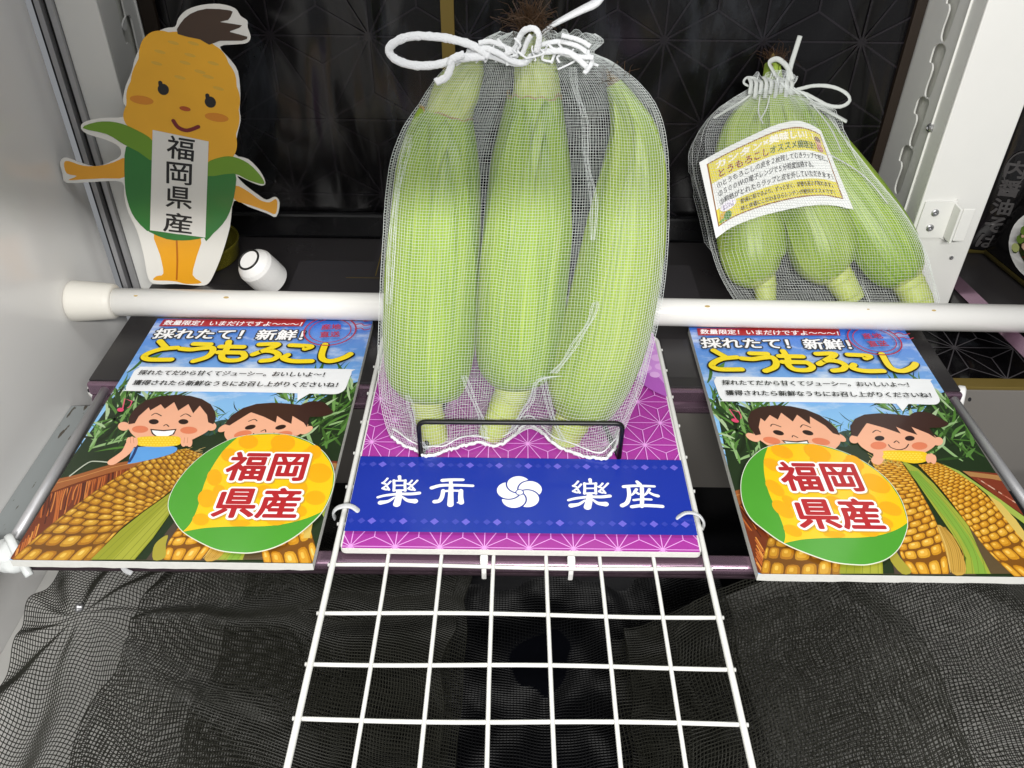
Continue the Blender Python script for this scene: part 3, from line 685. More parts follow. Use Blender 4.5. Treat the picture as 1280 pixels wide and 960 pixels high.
def corn_toy(Z, P, x0, x1, y0, y1, sl):
    art.poly(cr([Z(*q) for q in P], 3, True), CY)
    for i in range(int((x1-x0)/16)):
        for j in range(4):
            x = x0+8+i*16+(j % 2)*8; y = y0+(j+.5)*(y1-y0)/4+sl*(x-x0); ell(Z, x, y, 6, 3.6, 'f6dc50', 8)
corn_toy(zb, [(205, 280), (225, 268), (320, 264), (410, 266), (425, 285), (415, 308), (330, 318), (225, 314), (205, 298)], 212, 412, 268, 314, 0)
for x, s_ in ((180, 1), (452, -1)):
    for d in (-14, 2, 18): ell(zb, x+d*.9, 290+abs(d)*.3, 15, 24, SK)
    for d in (-8, 8): art.stroke([zb(x+d, 272), zb(x+d+3*s_, 300)], .0004, 'c98462', 1)
# girl
art.stroke([rc(905, 300), rc(885, 330)], .008, SK, 1)
ell(rc, 782, 226, 24, 20, SK); ell(rc, 1175, 236, 24, 20, SK)
art.poly(cr([rc(790, 215), rc(815, 165), rc(880, 145), rc(1000, 150), rc(1100, 175), rc(1160, 210), rc(1168, 245), rc(1130, 280), rc(1060, 305), rc(960, 310), rc(880, 298), rc(825, 270), rc(798, 242)], 4, True), SK)
art.poly(cr([rc(1040, 118), rc(1080, 97), rc(1140, 104), rc(1190, 130), rc(1225, 152), rc(1195, 170), rc(1120, 172), rc(1060, 160)], 4, True), HR)
art.poly([rc(768, 208), rc(762, 165), rc(785, 130), rc(830, 110), rc(900, 104), rc(970, 108), rc(1040, 115), rc(1095, 140), rc(1135, 175), rc(1165, 222), rc(1130, 200), rc(1050, 168), rc(1078, 206), rc(1030, 190), rc(978, 168), rc(1000, 200), rc(920, 172), rc(840, 150), rc(820, 178), rc(796, 214)], HR)
for x in (900, 1042): ell(rc, x, 222, 23, 12, OL)
art.stroke([rc(868, 194), rc(885, 184), rc(905, 192)], ST, OL)
art.stroke([rc(968, 242), rc(980, 234), rc(992, 244)], ST, OL)
ell(rc, 895, 256, 38, 19, SKD); ell(rc, 1088, 258, 37, 18, SKD)
art.stroke([rc(942, 252), rc(955, 266), rc(990, 276), rc(1022, 268), rc(1036, 250)], ST, OL, 4)
corn_toy(rc, [(895, 292), (930, 280), (1030, 280), (1110, 286), (1128, 308), (1115, 332), (1060, 340), (1000, 330), (920, 316)], 905, 1110, 284, 320, .04)
for d in (-10, 6, 20): ell(rc, 1138+d*.8, 312+abs(d)*.5, 13, 22, SK); ell(rc, 890+d*.8, 296, 12, 16, SK)
# second cob's tip covers the lower edge of the girl's corn; music note
art.stroke([zb(135, 128), zb(146, 78), zb(182, 92)], .0011, 'dd5a78', 1); ell(zb, 124, 134, 17, 10, 'dd4a70'); art.stroke([zb(182, 90), zb(172, 115), zb(160, 124)], .0009, 'dd5a78', 3)
# speech bubble
art.poly(cr([rb(128, 310), rb(140, 292), rb(170, 288), rb(700, 294), rb(1175, 300), rb(1210, 312), rb(1232, 352), rb(1256, 400), rb(1250, 420), rb(1225, 428), rb(1150, 426)], 4)+[rb(1100, 425), rb(1072, 462), rb(1040, 424)]+cr([rb(1000, 422), rb(700, 417), rb(200, 412), rb(172, 405), rb(155, 385)], 4), 'f2f4f6')
art.build_later = True
poster_pic = art
let = Art(lambda x, y, h: Vector((x, y, h)), None, h=art.h+.00002, step=.000012)
def line(body, xl, xr, yb, yt, m, off=0, shear=0, fit=0, K=rb):
    a, b, t = K(xl, yb), K(xr, yb), K(xl, yt); y = (a[1]+b[1])/2
    a, b = (a[0], y), (b[0], y); let.text(body, a, b, t[1]-y, m, off, shear, fit)
let.poly([rb(50, 82), rb(762, 82), rb(752, 46), rb(44, 46)], 'ab2c30')
line('数量限定！いまだけですよ～～～！', 64, 752, 79, 51, 'ffffff', .02, .12)
for off, c in ((.10, '1d1d1f'), (.025, 'ffffff')): line('採れたて！新鮮！', 72, 818, 149, 94, c, off, .05)
TI = 'とうもろこし'
KT = lambda x, y: pl('L', 150+x*.2578, 390+y*.2578)
tit = [[(196, 150), (222, 178), (232, 186)], [(278, 182), (200, 190), (140, 210), (120, 228), (150, 240), (250, 240)],
       [(362, 164), (440, 166)], [(298, 188), (345, 192), (400, 186), (448, 184), (450, 205), (420, 230), (360, 248)],
       [(530, 154), (520, 190), (496, 220), (510, 242), (570, 244), (606, 228), (598, 208)], [(490, 178), (600, 180)], [(480, 206), (590, 208)],
       [(680, 168), (768, 170), (650, 216), (700, 200), (750, 204), (770, 222), (740, 242), (690, 248)],
       [(830, 172), (926, 178), (900, 190)], [(815, 220), (795, 236), (840, 250), (930, 250)],
       [(996, 170), (980, 220), (990, 244), (1030, 250), (1090, 232), (1118, 216)]]
for wd, c in ((.0086, '1d1a14'), (.0060, 'f8dc1c')):
    for s_ in tit: let.pen([KT(*q) for q in s_], wd, c, 8)
line('採れたてだから甘くてジューシー。おいしいよ～！', 172, 1100, 343, 313, '232325', .022, .1)
line('獲得されたら新鮮なうちにお召し上がりくださいね！', 190, 1212, 396, 364, '232325', .022, .1)
sc_ = rb(928, 112); M_st = mat('stamp_red', 'b02a40', .5)
let.ring(sc_, .0232, .0246, M_st); let.ring(sc_, .0188, .0197, M_st)
for ch, dx, dy in (('産', -.0085, .001), ('地', .001, .0015), ('直', -.0075, -.0115), ('送', .002, -.011)):
    let.text(ch, (sc_[0]+dx, sc_[1]+dy), (sc_[0]+dx+.0085, sc_[1]+dy+.0012), .0088, M_st, .025)
for k in range(3):
    y = 62+k*22; let.stroke([rb(1010+k*18, y), rb(1035+k*18, y-6), rb(1060+k*18, y+4), rb(1085+k*18, y-2)], .0011, M_st, 5)

# origin sticker, drawn about its own centre
SC = pl('L', 200+615*.1875, 540+430*.1875)
st = lambda x, y: (lambda p: (p[0]-SC[0], p[1]-SC[1]))(pl('L', 200+x*.1875, 540+y*.1875))
OUT = cr([(60, 520), (90, 410), (180, 280), (300, 170), (420, 98), (520, 58), (640, 38), (760, 34), (880, 45), (1000, 88), (1090, 150), (1145, 225), (1168, 300), (1162, 390), (1135, 470), (1090, 555), (1015, 635), (900, 728), (770, 795), (640, 828), (540, 832), (400, 815), (280, 765), (160, 692), (95, 605)], 4, True)
OUT = [st(*q) for q in OUT]
STK = .0006
stk = Art(lambda x, y, h: Vector((x, y, h)), None, h=STK+.00005, step=.000012)
cen = lambda P, k: [(x*k, y*k) for x, y in P]
stk.poly(cen(OUT, .992), mat('leaf_green', '4f9e33', .22, coat=.8, vary=.06, vscale=30))
stk.poly([st(*q) for q in cr([(160, 692), (215, 630), (262, 520), (300, 380), (352, 265), (430, 150), (524, 60)], 5)]+[st(x+dx, y+dy) for (x, y), dx, dy in (((640, 38), 0, 6), ((760, 34), 0, 6), ((880, 45), -2, 6), ((1000, 88), -4, 6), ((1090, 150), -6, 4), ((1145, 225), -7, 2), ((1168, 300), -8, 0), ((1162, 390), -8, -2), ((1135, 470), -7, -3))]+[st(*q) for q in cr([(1086, 556), (985, 600), (850, 636), (700, 654), (500, 656), (330, 664), (230, 678), (160, 692)], 4)], mat('corn_yellow', 'f5c81a', .22, coat=.8))
for x, y, rx, ry in ((595, 92, 66, 46), (825, 98, 82, 58), (1030, 160, 52, 48), (1065, 300, 84, 66), (1040, 465, 68, 48), (470, 180, 55, 45), (370, 330, 50, 55), (320, 470, 60, 60), (690, 290, 80, 55), (560, 300, 50, 40), (920, 400, 70, 55), (560, 500, 60, 60), (700, 430, 60, 50), (930, 555, 55, 40), (280, 610, 55, 40), (540, 635, 70, 22), (780, 625, 60, 25), (990, 190, 50, 50), (800, 150, 60, 30), (400, 420, 40, 40)):
    Pp = [st(x+rx*math.cos(a*.3491), y+ry*math.sin(a*.3491)) for a in range(18)]
    stk.poly(Pp, 'f0ac14')
def sline(chs, xl, xr, yb, yt):
    a, b, t = st(xl, yb), st(xr, yb), st(xl, yt); y = (a[1]+b[1])/2
    return (a[0], y), (b[0], y), t[1]-y
A1, A2 = sline('福岡', 425, 950, 352, 165), sline('県産', 345, 905, 602, 402)
for dx, dy, off, c in ((.0010, -.0010, .085, 'c9a23a'), (0, 0, .085, 'ffffff'), (0, 0, .028, 'b3262b')):
    for body, (a, b, h_) in (('福岡', A1), ('県産', A2)):
        stk.text(body, (a[0]+dx, a[1]+dy), (b[0]+dx, b[1]+dy), h_, c, off, .0)
stick_body = ([(x, y, 0) for x, y in OUT]+[(x, y, STK) for x, y in OUT], [tuple(range(len(OUT)-1, -1, -1)), tuple(range(len(OUT), 2*len(OUT)))]+[(i, (i+1) % len(OUT), len(OUT)+(i+1) % len(OUT), len(OUT)+i) for i in range(len(OUT))])
SHR = pl('R', 900+650*.1953, 550+430*.1953)
for side, lab, sp in (('L', 'children with corn cobs poster, its round place-name sticker covering the girl at lower right', SC), ('R', 'children with corn cobs poster, its round place-name sticker covering the boy at lower left', SHR)):
    c = PC[side]
    t = thing('corn_poster', lab, 'poster', (c.x, c.y, -.0065), 'corn posters lying on the rails')
    def loc3(V, dz=0, ox=0, oy=0): return [Vector((v[0]+ox, v[1]+oy, v[2]+dz))+c for v in V]
    e = .0
    nz = random.Random(3 if side == 'L' else 5)
    edge = [(-PW/2, -PH/2), *[(-PW/2+PW*i/24, -PH/2-.0007*nz.random()) for i in range(1, 24)], (PW/2, -PH/2), (PW/2, PH/2), (-PW/2, PH/2)]
    obj('foam_board', slab(edge, lambda x, y, h: Vector((x, y, h))+c, -.0065, 0), M_foam, t)
    if side == 'L':
        pic = obj('printed_picture', (loc3(poster_pic.V), poster_pic.F), poster_pic.mats, t, poster_pic.fm)
        lt = obj('printed_lettering', (loc3(let.V), let.F), let.mats, t, let.fm)
    else:
        for src in (pic, lt):
            d = src.copy(); COL.objects.link(d); d.parent = t; WL[d] = WL[t]
    zs = let.h+.00005
    s_ = obj('origin_sticker', (loc3(stick_body[0], zs, *sp), stick_body[1]), mat('sticker_edge', 'e4e8d8', .4), t)
    if side == 'L':
        f_ = obj('sticker_print', (loc3(stk.V, zs, *sp), stk.F), stk.mats, s_, stk.fm)
    else:
        obj('sticker_print', (loc3(stk.V, zs, *sp), stk.F), stk.mats, s_, stk.fm)

# ------------------------------------------------------------------ corn figure cut-out
CPL = Plane(.742, 6)
RY = Matrix.Rotation(rad(16), 3, 'Z'); CPL.p.x = -.335; CPL.up = RY @ CPL.up; CPL.n = RY @ CPL.n
CT = RY @ Vector((1, 0, 0))
KC = lambda x, y: (lambda p: ((p-CPL.p).dot(CT), (p-CPL.p).dot(CPL.up)))(CPL.at(x*.41667, y*.41667))
def c3(x, y, h): return CPL.p+CT*x+CPL.up*y+CPL.n*h
o_ = CPL.at(235, 352)
ct = thing('corn_cutout', 'smiling corn figure cut-out card with raised leaf arms standing behind the rod', 'cut-out', (o_.x, o_.y, -.006))
OUTL = [(470, 852), (445, 835), (430, 760), (410, 690), (386, 640), (373, 590), (365, 546), (290, 545), (200, 548), (188, 520), (180, 487), (195, 473), (225, 482), (285, 500), (340, 482), (362, 465), (357, 440), (320, 420), (262, 402), (243, 384), (252, 367), (300, 355), (370, 351), (378, 325), (369, 300), (378, 255), (395, 215), (405, 175), (425, 135), (455, 105), (495, 85), (525, 80), (535, 55), (560, 30), (605, 15), (660, 12), (705, 25), (722, 48), (742, 62), (743, 82), (752, 110), (742, 128), (710, 133), (660, 140), (692, 180), (714, 215), (721, 280), (719, 330), (722, 360), (711, 410), (705, 463), (745, 478), (780, 513), (796, 547), (785, 557), (750, 545), (712, 528), (735, 555), (775, 585), (800, 600), (825, 591), (839, 608), (829, 650), (800, 640), (745, 620), (702, 603), (690, 680), (667, 760), (643, 820), (625, 850), (600, 857), (530, 852)]
OUTL = [KC(*q) for q in cr(OUTL, 3, True)]
obj('card', slab(OUTL, c3, -.0012, 0), mat('card_white', 'e9e7e0', .3, coat=.6), ct)
art = Art(c3, None, h=.00005, step=.00001)
def gi(c): return mat('card_'+c, c, .28, coat=.7, vary=.10, vscale=25, bump=.12, bscale=60)
kp = lambda P, c, n=3: art.poly([KC(*q) for q in (cr(P, n, True) if n else P)], gi(c))
OR, LG, DG = 'eca626', '6f9a22', '2f7a34'
kp([(462, 700), (535, 715), (602, 715), (590, 770), (578, 825), (605, 848), (560, 852), (530, 845), (500, 842), (460, 840), (470, 828), (490, 820), (480, 765)], OR)
art.stroke([KC(530, 720), KC(532, 780), KC(530, 838)], .0018, gi('b96a1c'))
kp([(378, 475), (376, 530), (310, 535), (250, 538), (205, 540), (230, 528), (200, 520), (192, 490), (205, 483), (250, 497), (300, 497), (340, 487)], OR)
kp([(706, 557), (745, 575), (780, 600), (808, 607), (826, 597), (832, 610), (826, 642), (798, 632), (750, 615), (703, 598)], OR)
# scalloped cob body
body = [(440, 108), (480, 96), (535, 100), (600, 110), (650, 143), (688, 195), (710, 260), (716, 330), (708, 400), (695, 475), (620, 500), (540, 500), (455, 450), (380, 370), (382, 300), (392, 245), (412, 190), (425, 140)]
bs = cr(body, 8, True); bp_ = []
L_ = 0
for i in range(len(bs)):
    a, b = bs[i-1], bs[(i+1) % len(bs)]; dx, dy = b[0]-a[0], b[1]-a[1]; l = math.hypot(dx, dy) or 1; L_ += math.dist(bs[i], bs[i-1])
    k = 5*abs(math.sin(L_/36*math.pi*.5)); bp_.append((bs[i][0]+dy/l*k, bs[i][1]-dx/l*k))
art.poly([KC(*q) for q in bp_], gi('f2b228'))
for x, y in ((480, 155), (580, 130), (520, 128), (570, 165), (640, 190), (470, 190), (555, 188), (625, 230), (655, 265), (540, 232), (600, 215)):
    art.poly([KC(x+17*math.cos(a*.4), y+5*math.sin(a*.4)+.25*17*math.cos(a*.4)) for a in range(16)], gi('e0ae3c'))
for x, y in ((425, 300), (650, 352)): art.poly([KC(x+36*math.cos(a*.4), y+13*math.sin(a*.4)+5*math.cos(a*.4)) for a in range(16)], gi('dc8a22'))
kp([(533, 102), (540, 72), (570, 42), (620, 26), (690, 31), (696, 40), (684, 60), (660, 66), (726, 76), (700, 90), (690, 96), (742, 110), (725, 122), (660, 122), (628, 134), (600, 118)], '463324', 2)
for (x, y) in ((490, 268), (631, 306)):
    art.poly([KC(x+a_*17*math.cos(t*.35)+0*math.sin(t*.35), y+17*math.sin(t*.35)+2*math.cos(t*.35)) for a_ in (1,) for t in range(18)], gi('1d1a1a'))
    art.stroke([KC(x-9, y-20), KC(x-7, y-4)], .0036, gi('1d1a1a'))
art.poly([KC(555+17*math.cos(t*.35), 326+7*math.sin(t*.35)+3*math.cos(t*.35)) for t in range(18)], gi('b5521c'))
art.stroke([KC(520, 362), KC(535, 382), KC(562, 391), KC(595, 380)], .0035, gi('7a1e20'), 5)
kp([(378, 440), (420, 455), (460, 480), (460, 600), (455, 695), (405, 655), (382, 600), (374, 540)], DG)
kp([(620, 530), (660, 515), (706, 517), (702, 590), (680, 655), (640, 700), (612, 712)], DG)
kp([(440, 688), (530, 702), (620, 708), (570, 720), (500, 717)], DG)
kp([(248, 384), (290, 366), (350, 367), (410, 390), (460, 425), (460, 482), (415, 455), (370, 432), (320, 402)], LG)
kp([(620, 490), (660, 472), (700, 470), (745, 490), (780, 525), (792, 552), (745, 540), (700, 520), (620, 528)], LG)
art.build('printed_figure', ct)
lab = Art(c3, None, h=art.h+.0003, step=.00003)
Q4 = [KC(458, 389), KC(626, 424), KC(616, 712), KC(450, 690)]
obj('name_label', slab(Q4, c3, art.h+.00002, art.h+.0003), mat('label_paper', 'e8e6e0', .28, coat=.6), ct)
lab.up(2)
for ch, (x0, yb, x1, yb1, yt) in zip('福岡県産', ((500, 472, 580, 484, 404), (500, 548, 574, 556, 484), (498, 620, 574, 628, 556), (490, 692, 574, 702, 633))):
    a, b, t = KC(x0, yb), KC(x1, yb1), KC(x0, yt)
    lab.text(ch, a, b, math.hypot(t[0]-a[0], t[1]-a[1]), '1a1a1c', .012)
lab.build('name_lettering', ct)
# olive plastic ring and capped bottle beside it
M_olive = mat('olive_clear_plastic', 'a8a03a', .12, trans=.75, ior=1.4)
q = pt(236, 338, z=.0)
tag(obj('plastic_dish', lathe([(0, 0), (.040, 0), (.043, .003), (.0445, .018), (.0455, .021), (.0448, .0225), (.0430, .020), (.0415, .005), (.038, .002), (0, .002)], (q.x-.002, .803, -.0068), n=48), M_olive, smooth=True), 'clear olive plastic dish on the shelf behind the corn figure', 'dish')
q = pt(323, 350, z=.014); ax = Vector((-.34, -.42, .84)).normalized()
bt = thing('bottle_cap', 'white plastic cap with a black ring lying behind the rod', 'cap', (q.x, q.y+.01, -.007))
cc = Vector((q.x, q.y+.012, .018))
obj('body', lathe([(r_*.9, z_*.9) for r_, z_ in [(0, -.022), (.0185, -.022), (.0205, -.020), (.0208, -.006), (.0205, .010), (.0185, .0145), (.0130, .0215), (.0125, .022), (0, .022)]], cc, ax, 40), M_plastic, bt, smooth=False)
cpt = cc+ax*.0200; qr = Vector((0, 0, 1)).rotation_difference(ax)
obj('black_ring', tube([cpt+qr @ Vector((.0108*math.cos(rad(k)), .0108*math.sin(rad(k)), 0)) for k in range(0, 360, 10)], .0011, 8, closed=True), M_blackwire, bt, smooth=True)

# ------------------------------------------------------------------ corn ears
def husk_mat(name, c0, c1, c2, tip, seed):
    m = bpy.data.materials.new(name); m.use_nodes = True; nt = m.node_tree; N = nt.nodes.new; L = nt.links.new
    b = nt.nodes['Principled BSDF']; b.inputs['Roughness'].default_value = .42
    b.inputs['Subsurface Weight'].default_value = .08; b.inputs['Subsurface Radius'].default_value = (.004, .006, .002); b.inputs['Subsurface Scale'].default_value = 1
    uv = N('ShaderNodeUVMap'); mp = N('ShaderNodeMapping'); mp.inputs['Scale'].default_value = (52, 1.6, 1); mp.inputs['Location'].default_value = (seed, seed*.7, 0); L(uv.outputs[0], mp.inputs[0])
    n = N('ShaderNodeTexNoise'); n.inputs['Scale'].default_value = 2.0; n.inputs['Detail'].default_value = 7; L(mp.outputs[0], n.inputs['Vector'])
    mp2 = N('ShaderNodeMapping'); mp2.inputs['Scale'].default_value = (5, 1.5, 1); mp2.inputs['Location'].default_value = (seed*3, 0, 0); L(uv.outputs[0], mp2.inputs[0])
    n2 = N('ShaderNodeTexNoise'); n2.inputs['Scale'].default_value = 1.6; n2.inputs['Detail'].default_value = 3; L(mp2.outputs[0], n2.inputs['Vector'])
    r = N('ShaderNodeValToRGB'); e = r.color_ramp.elements
    e[0].position = .28; e[0].color = (*lin(c0), 1); e[1].position = .75; e[1].color = (*lin(c2), 1); k = e.new(.5); k.color = (*lin(c1), 1)
    L(n.outputs['Fac'], r.inputs[0])
    sep = N('ShaderNodeSeparateXYZ'); L(uv.outputs[0], sep.inputs[0])
    rt = N('ShaderNodeMapRange'); rt.inputs[1].default_value = .10; rt.inputs[2].default_value = -.02; L(sep.outputs['Y'], rt.inputs[0])
    mx = N('ShaderNodeMix'); mx.data_type = 'RGBA'; L(rt.outputs[0], mx.inputs[0]); L(r.outputs[0], mx.inputs[6]); mx.inputs[7].default_value = (*lin('c9cf7c'), 1)
    mx2 = N('ShaderNodeMix'); mx2.data_type = 'RGBA'; mx2.blend_type = 'MULTIPLY'; r2 = N('ShaderNodeMapRange'); r2.inputs[1].default_value = .35; r2.inputs[2].default_value = .65; r2.inputs[3].default_value = .55; r2.inputs[4].default_value = 0
    L(n2.outputs['Fac'], r2.inputs[0]); L(r2.outputs[0], mx2.inputs[0]); L(mx.outputs[2], mx2.inputs[6]); mx2.inputs[7].default_value = (*lin(tip), 1)
    L(mx2.outputs[2], b.inputs['Base Color'])
    bp = N('ShaderNodeBump'); bp.inputs['Strength'].default_value = .35; bp.inputs['Distance'].default_value = .0012; L(n.outputs['Fac'], bp.inputs['Height']); L(bp.outputs[0], b.inputs['Normal'])
    return m
M_h1 = husk_mat('green_husk', '789a26', '95b336', 'aec450', '88a84a', 1.3)
M_h2 = husk_mat('pale_husk', '88a436', 'a0b848', 'b6ca60', '9cb45c', 5.1)
M_inner = husk_mat('inner_husk', '96b04a', 'bccb70', 'd8de98', 'e0e0a8', 2.2)
M_stalk = mat('pale_stalk', 'b4c066', .5, vary=.12, vscale=90, bump=.3, bscale=180)
M_cutend = mat('cut_stalk', 'cbb98a', .7, vary=.15, vscale=300)
M_dry = mat('dry_husk_edge', 'a89060', .7, vary=.3, vscale=200)
M_silk = mat('brown_silk', '402a14', .6, vary=.3, vscale=100)
def loft(path, PLN, n=56, ridges=7, amp=.035, seed=0, off=0, steps=5):
    """skin along (px, py, half-width px) points on the leaning plane; returns verts, faces, uv"""
    P = cr(path, steps); C = [PLN.at(x, y, off) for x, y, _ in P]; R = [h*PLN.scale(x, y) for x, y, h in P]
    V, UV = [], []
    tot = sum((C[i]-C[i-1]).length for i in range(1, len(C))); s = 0
    for i in range(len(C)):
        if i: s += (C[i]-C[i-1]).length
        t = (C[min(i+1, len(C)-1)]-C[max(i-1, 0)]).normalized(); u = t.cross(PLN.n).normalized(); v = u.cross(t)
        v_ = s/tot
        for k in range(n):
            a = 2*math.pi*k/n
            ph = a*ridges/2/math.pi*1.0+.6*math.sin(v_*3+seed)+seed
            saw = (ph % 1.0); st_ = (1-saw)**3                       # overlapping leaf edges
            w_ = math.sin(min(1, max(0, (v_-.12)*6))*math.pi/2)
            r = R[i]*(1+w_*amp*(st_-.3)+.02*noise.noise(Vector((math.cos(a)*1.5, math.sin(a)*1.5, v_*5+seed))))
            V.append(C[i]+(u*math.sin(a)+v*math.cos(a)*.95)*r); UV.append((k/n, v_))
    F = grid_faces(n, len(C), True)
    return V, F, UV, C, R
def uvs(o, UV, n):
    me = o.data; l = me.uv_layers.new(name='UVMap')
    for p in me.polygons:
        us = [UV[me.loops[i].vertex_index] for i in p.loop_indices]; wrap = max(u[0] for u in us)-min(u[0] for u in us) > .5
        for i, u in zip(p.loop_indices, us): l.data[i].uv = (u[0]+1 if wrap and u[0] < .5 else u[0], u[1])
def hairs(c, n, ln, spread, seed, up, r=.00022):
    rg = random.Random(seed); parts = []
    for i in range(n):
        d = (up+Vector((rg.gauss(0, spread), rg.gauss(0, spread), rg.gauss(0, spread)))).normalized(); l = ln*rg.uniform(.5, 1.1); p = Vector(c)+Vector((rg.gauss(0, .005), rg.gauss(0, .004), rg.gauss(0, .003)))
        b = Vector((rg.gauss(0, .9), rg.gauss(0, .8), rg.gauss(-.15, .6)))
        parts.append(tube([p, p+d*l*.4+b*l*.1, p+d*l*.75+b*l*.3, p+(d+b*.7).normalized()*l], [r, r, r*.8, r*.4], 4))
    return join(*parts)
EARS = {}
def ear(label, group, PLN, stalk, husk, inner, m, seed, silk=None, off=0):
    base = PLN.at(stalk[0][0], stalk[0][1], off)
    t = thing('corn_ear', label, 'corn', base, group)
    V, F, UV, C, R = loft(husk, PLN, seed=seed, off=off)
    EARS.setdefault(group, []).append(stalk[:3]+husk+([q for q in inner if q[1] < husk[-1][1]] if inner else []))
    h = obj('husk', (V, F), m, t, smooth=True); uvs(h, UV, 56)
    rg = random.Random(seed*7)
    for a0, W, s0, s1, tw in ((rg.uniform(-.9, -.4), .75, .07, .97, .25), (rg.uniform(.3, .8), .85, .10, .98, -.3), (rg.uniform(-.2, .2), .45, .05, .86, .15)):
        i0, i1 = int(s0*(len(C)-1)), int(s1*(len(C)-1)); LV, LU = [], []
        for i in range(i0, i1+1):
            f = (i-i0)/(i1-i0); tt = (C[min(i+1, len(C)-1)]-C[max(i-1, 0)]).normalized(); u = tt.cross(PLN.n).normalized(); v = u.cross(tt)
            hw = W*min(1, (1-f)*2.2)**.7*min(1, .75+f*1.5)
            for k in range(11):
                g = k/5-1; an = a0+tw*f+g*hw
                r = R[i]*(1+(.016*min(1, f*6) if f < .9 else .016))+(.0005+.0009*g**4*(.3+f))*min(1, f*5)+.0012*max(0, f-.8)*5*abs(noise.noise(Vector((k*.6, f*4, seed))))
                LV.append(C[i]+(u*math.sin(an)+v*math.cos(an)*.95)*r); LU.append((an/6.283+.5, f*.8+.12))
        lf = obj('husk_leaf', (LV, grid_faces(11, i1-i0+1)), m, h, smooth=True); uvs(lf, LU, 11)

    V, F, UV, C2, R2 = loft(stalk, PLN, n=28, ridges=3, amp=.0, seed=seed, off=off)
    F = F+[tuple(range(27, -1, -1))]
    s_ = obj('stalk', (V, F), [M_stalk, M_cutend], t, [0]*(len(F)-1)+[1], smooth=True)
    rings = []
    for k in (3, 8, 12):
        if k < len(C2)-1:
            tt = (C2[k+1]-C2[k-1]).normalized(); u = tt.cross(PLN.n).normalized(); v = u.cross(tt); rings.append(tube([C2[k]+(u*math.cos(a*.35)+v*math.sin(a*.35))*R2[k]*1.0+tt*.0008*math.sin(a) for a in range(18)], .0009, 6, closed=True))
    obj('leaf_scar', join(*rings), M_stalk, s_, smooth=True)
    if inner:
        V, F, UV, C3, R3 = loft(inner, PLN, n=40, ridges=5, amp=.12, seed=seed+2, off=off)
        i_ = obj('inner_husk', (V, F), M_inner, t, smooth=True); uvs(i_, UV, 40)
        k = len(C)-1; tt = (C[k]-C[k-2]).normalized(); u = tt.cross(PLN.n).normalized(); v = u.cross(tt)
        rg = random.Random(seed)
        obj('dry_edge', tube([C[k]+(u*math.cos(a*.2618)+v*.95*math.sin(a*.2618))*R[k]*.99+tt*rg.uniform(-.0022, .0022) for a in range(24)], [.0005+.0005*rg.random() for a in range(24)], 6, closed=True), M_dry, h, smooth=True)
    tip = (inner or husk)[-1]; i_c = PLN.at(tip[0], tip[1], off)
    k = len(C)-1
    if not inner:
        tt = (C[k]-C[k-3]).normalized(); u = tt.cross(PLN.n).normalized(); v = u.cross(tt); rg = random.Random(seed+1); TV = []
        for j in range(6):
            for a in range(24):
                rr = R[k]*(1.06, 1.0, .8, .55, .3, .12)[j]*(1+.25*noise.noise(Vector((a*.9, j, seed)))*(j > 0))
                TV.append(C[k]+tt*(-.006+j*.0032+.0012*noise.noise(Vector((a*.8, j*.9, seed+3))))+(u*math.sin(a*.2618)+v*.95*math.cos(a*.2618))*rr)
        obj('dry_tip', (TV, grid_faces(24, 6, True)), mat('dry_brown_tip', '6e5a30', .75, vary=.35, vscale=160), h, smooth=True)
    if silk:
        c = PLN.at(silk[0], silk[1], off); obj('silk', hairs(c, silk[2], silk[3], silk[4], seed, (PLN.up+Vector((silk[5], 0, 0))).normalized()), M_silk, t)
    return t
P1 = Plane(.508, 15)
GE = 'corn ears in the front bag'
ear('front corn ear on the left, nearest the left end of the black wire', GE, P1, [(546, 564, 15), (541, 538, 17.5), (535, 512, 19), (533, 496, 21), (534, 480, 22)],
    [(533, 497, 20), (533, 491, 36), (535, 474, 49), (538, 430, 56), (541, 370, 58), (544, 300, 57), (548, 220, 53), (553, 170, 43), (558, 142, 34)], [(556, 165, 33), (563, 135, 29), (576, 108, 27), (592, 84, 15), (600, 74, 5)], M_h1, 1.0)
ear('middle front corn ear with brown silk above the drawstring', GE, P1, [(611, 546, 15), (622, 528, 18), (635, 502, 21), (643, 484, 22), (646, 468, 23)],
    [(645, 482, 22), (645, 474, 36), (646, 455, 47), (648, 410, 53), (654, 340, 55), (660, 280, 54), (664, 210, 50), (667, 150, 40), (668, 119, 34)], [(668, 140, 31), (670, 110, 29), (671, 80, 25), (668, 52, 14), (667, 40, 6)], M_h1, 2.4, silk=(664, 32, 240, .017, .75, 0))
ear('front corn ear on the right, slanting away from the other two', GE, P1, [(704, 558, 17), (709, 541, 20), (716, 524, 23), (724, 506, 25)],
    [(716, 522, 21), (720, 514, 33), (728, 498, 44), (739, 465, 52), (757, 410, 54), (776, 320, 51), (786, 250, 45), (792, 200, 38), (791, 165, 30), (780, 132, 19), (767, 104, 10)], None, M_h2, 3.7, silk=(764, 100, 40, .011, .5, -.6))
P2 = Plane(.707, 37, .014)
GR = 'corn ears in the rear bag'
ear('rear corn ear on the left, hanging straight below the recipe sheet', GR, P2, [(958, 384, 11), (957, 368, 13), (955, 352, 15), (950, 340, 18)],
    [(955, 353, 15), (950, 345, 27), (943, 330, 37), (939, 305, 41), (935, 270, 41), (932, 230, 40), (930, 190, 36), (934, 160, 28), (945, 132, 16), (953, 112, 8)], None, M_h2, 4.4)
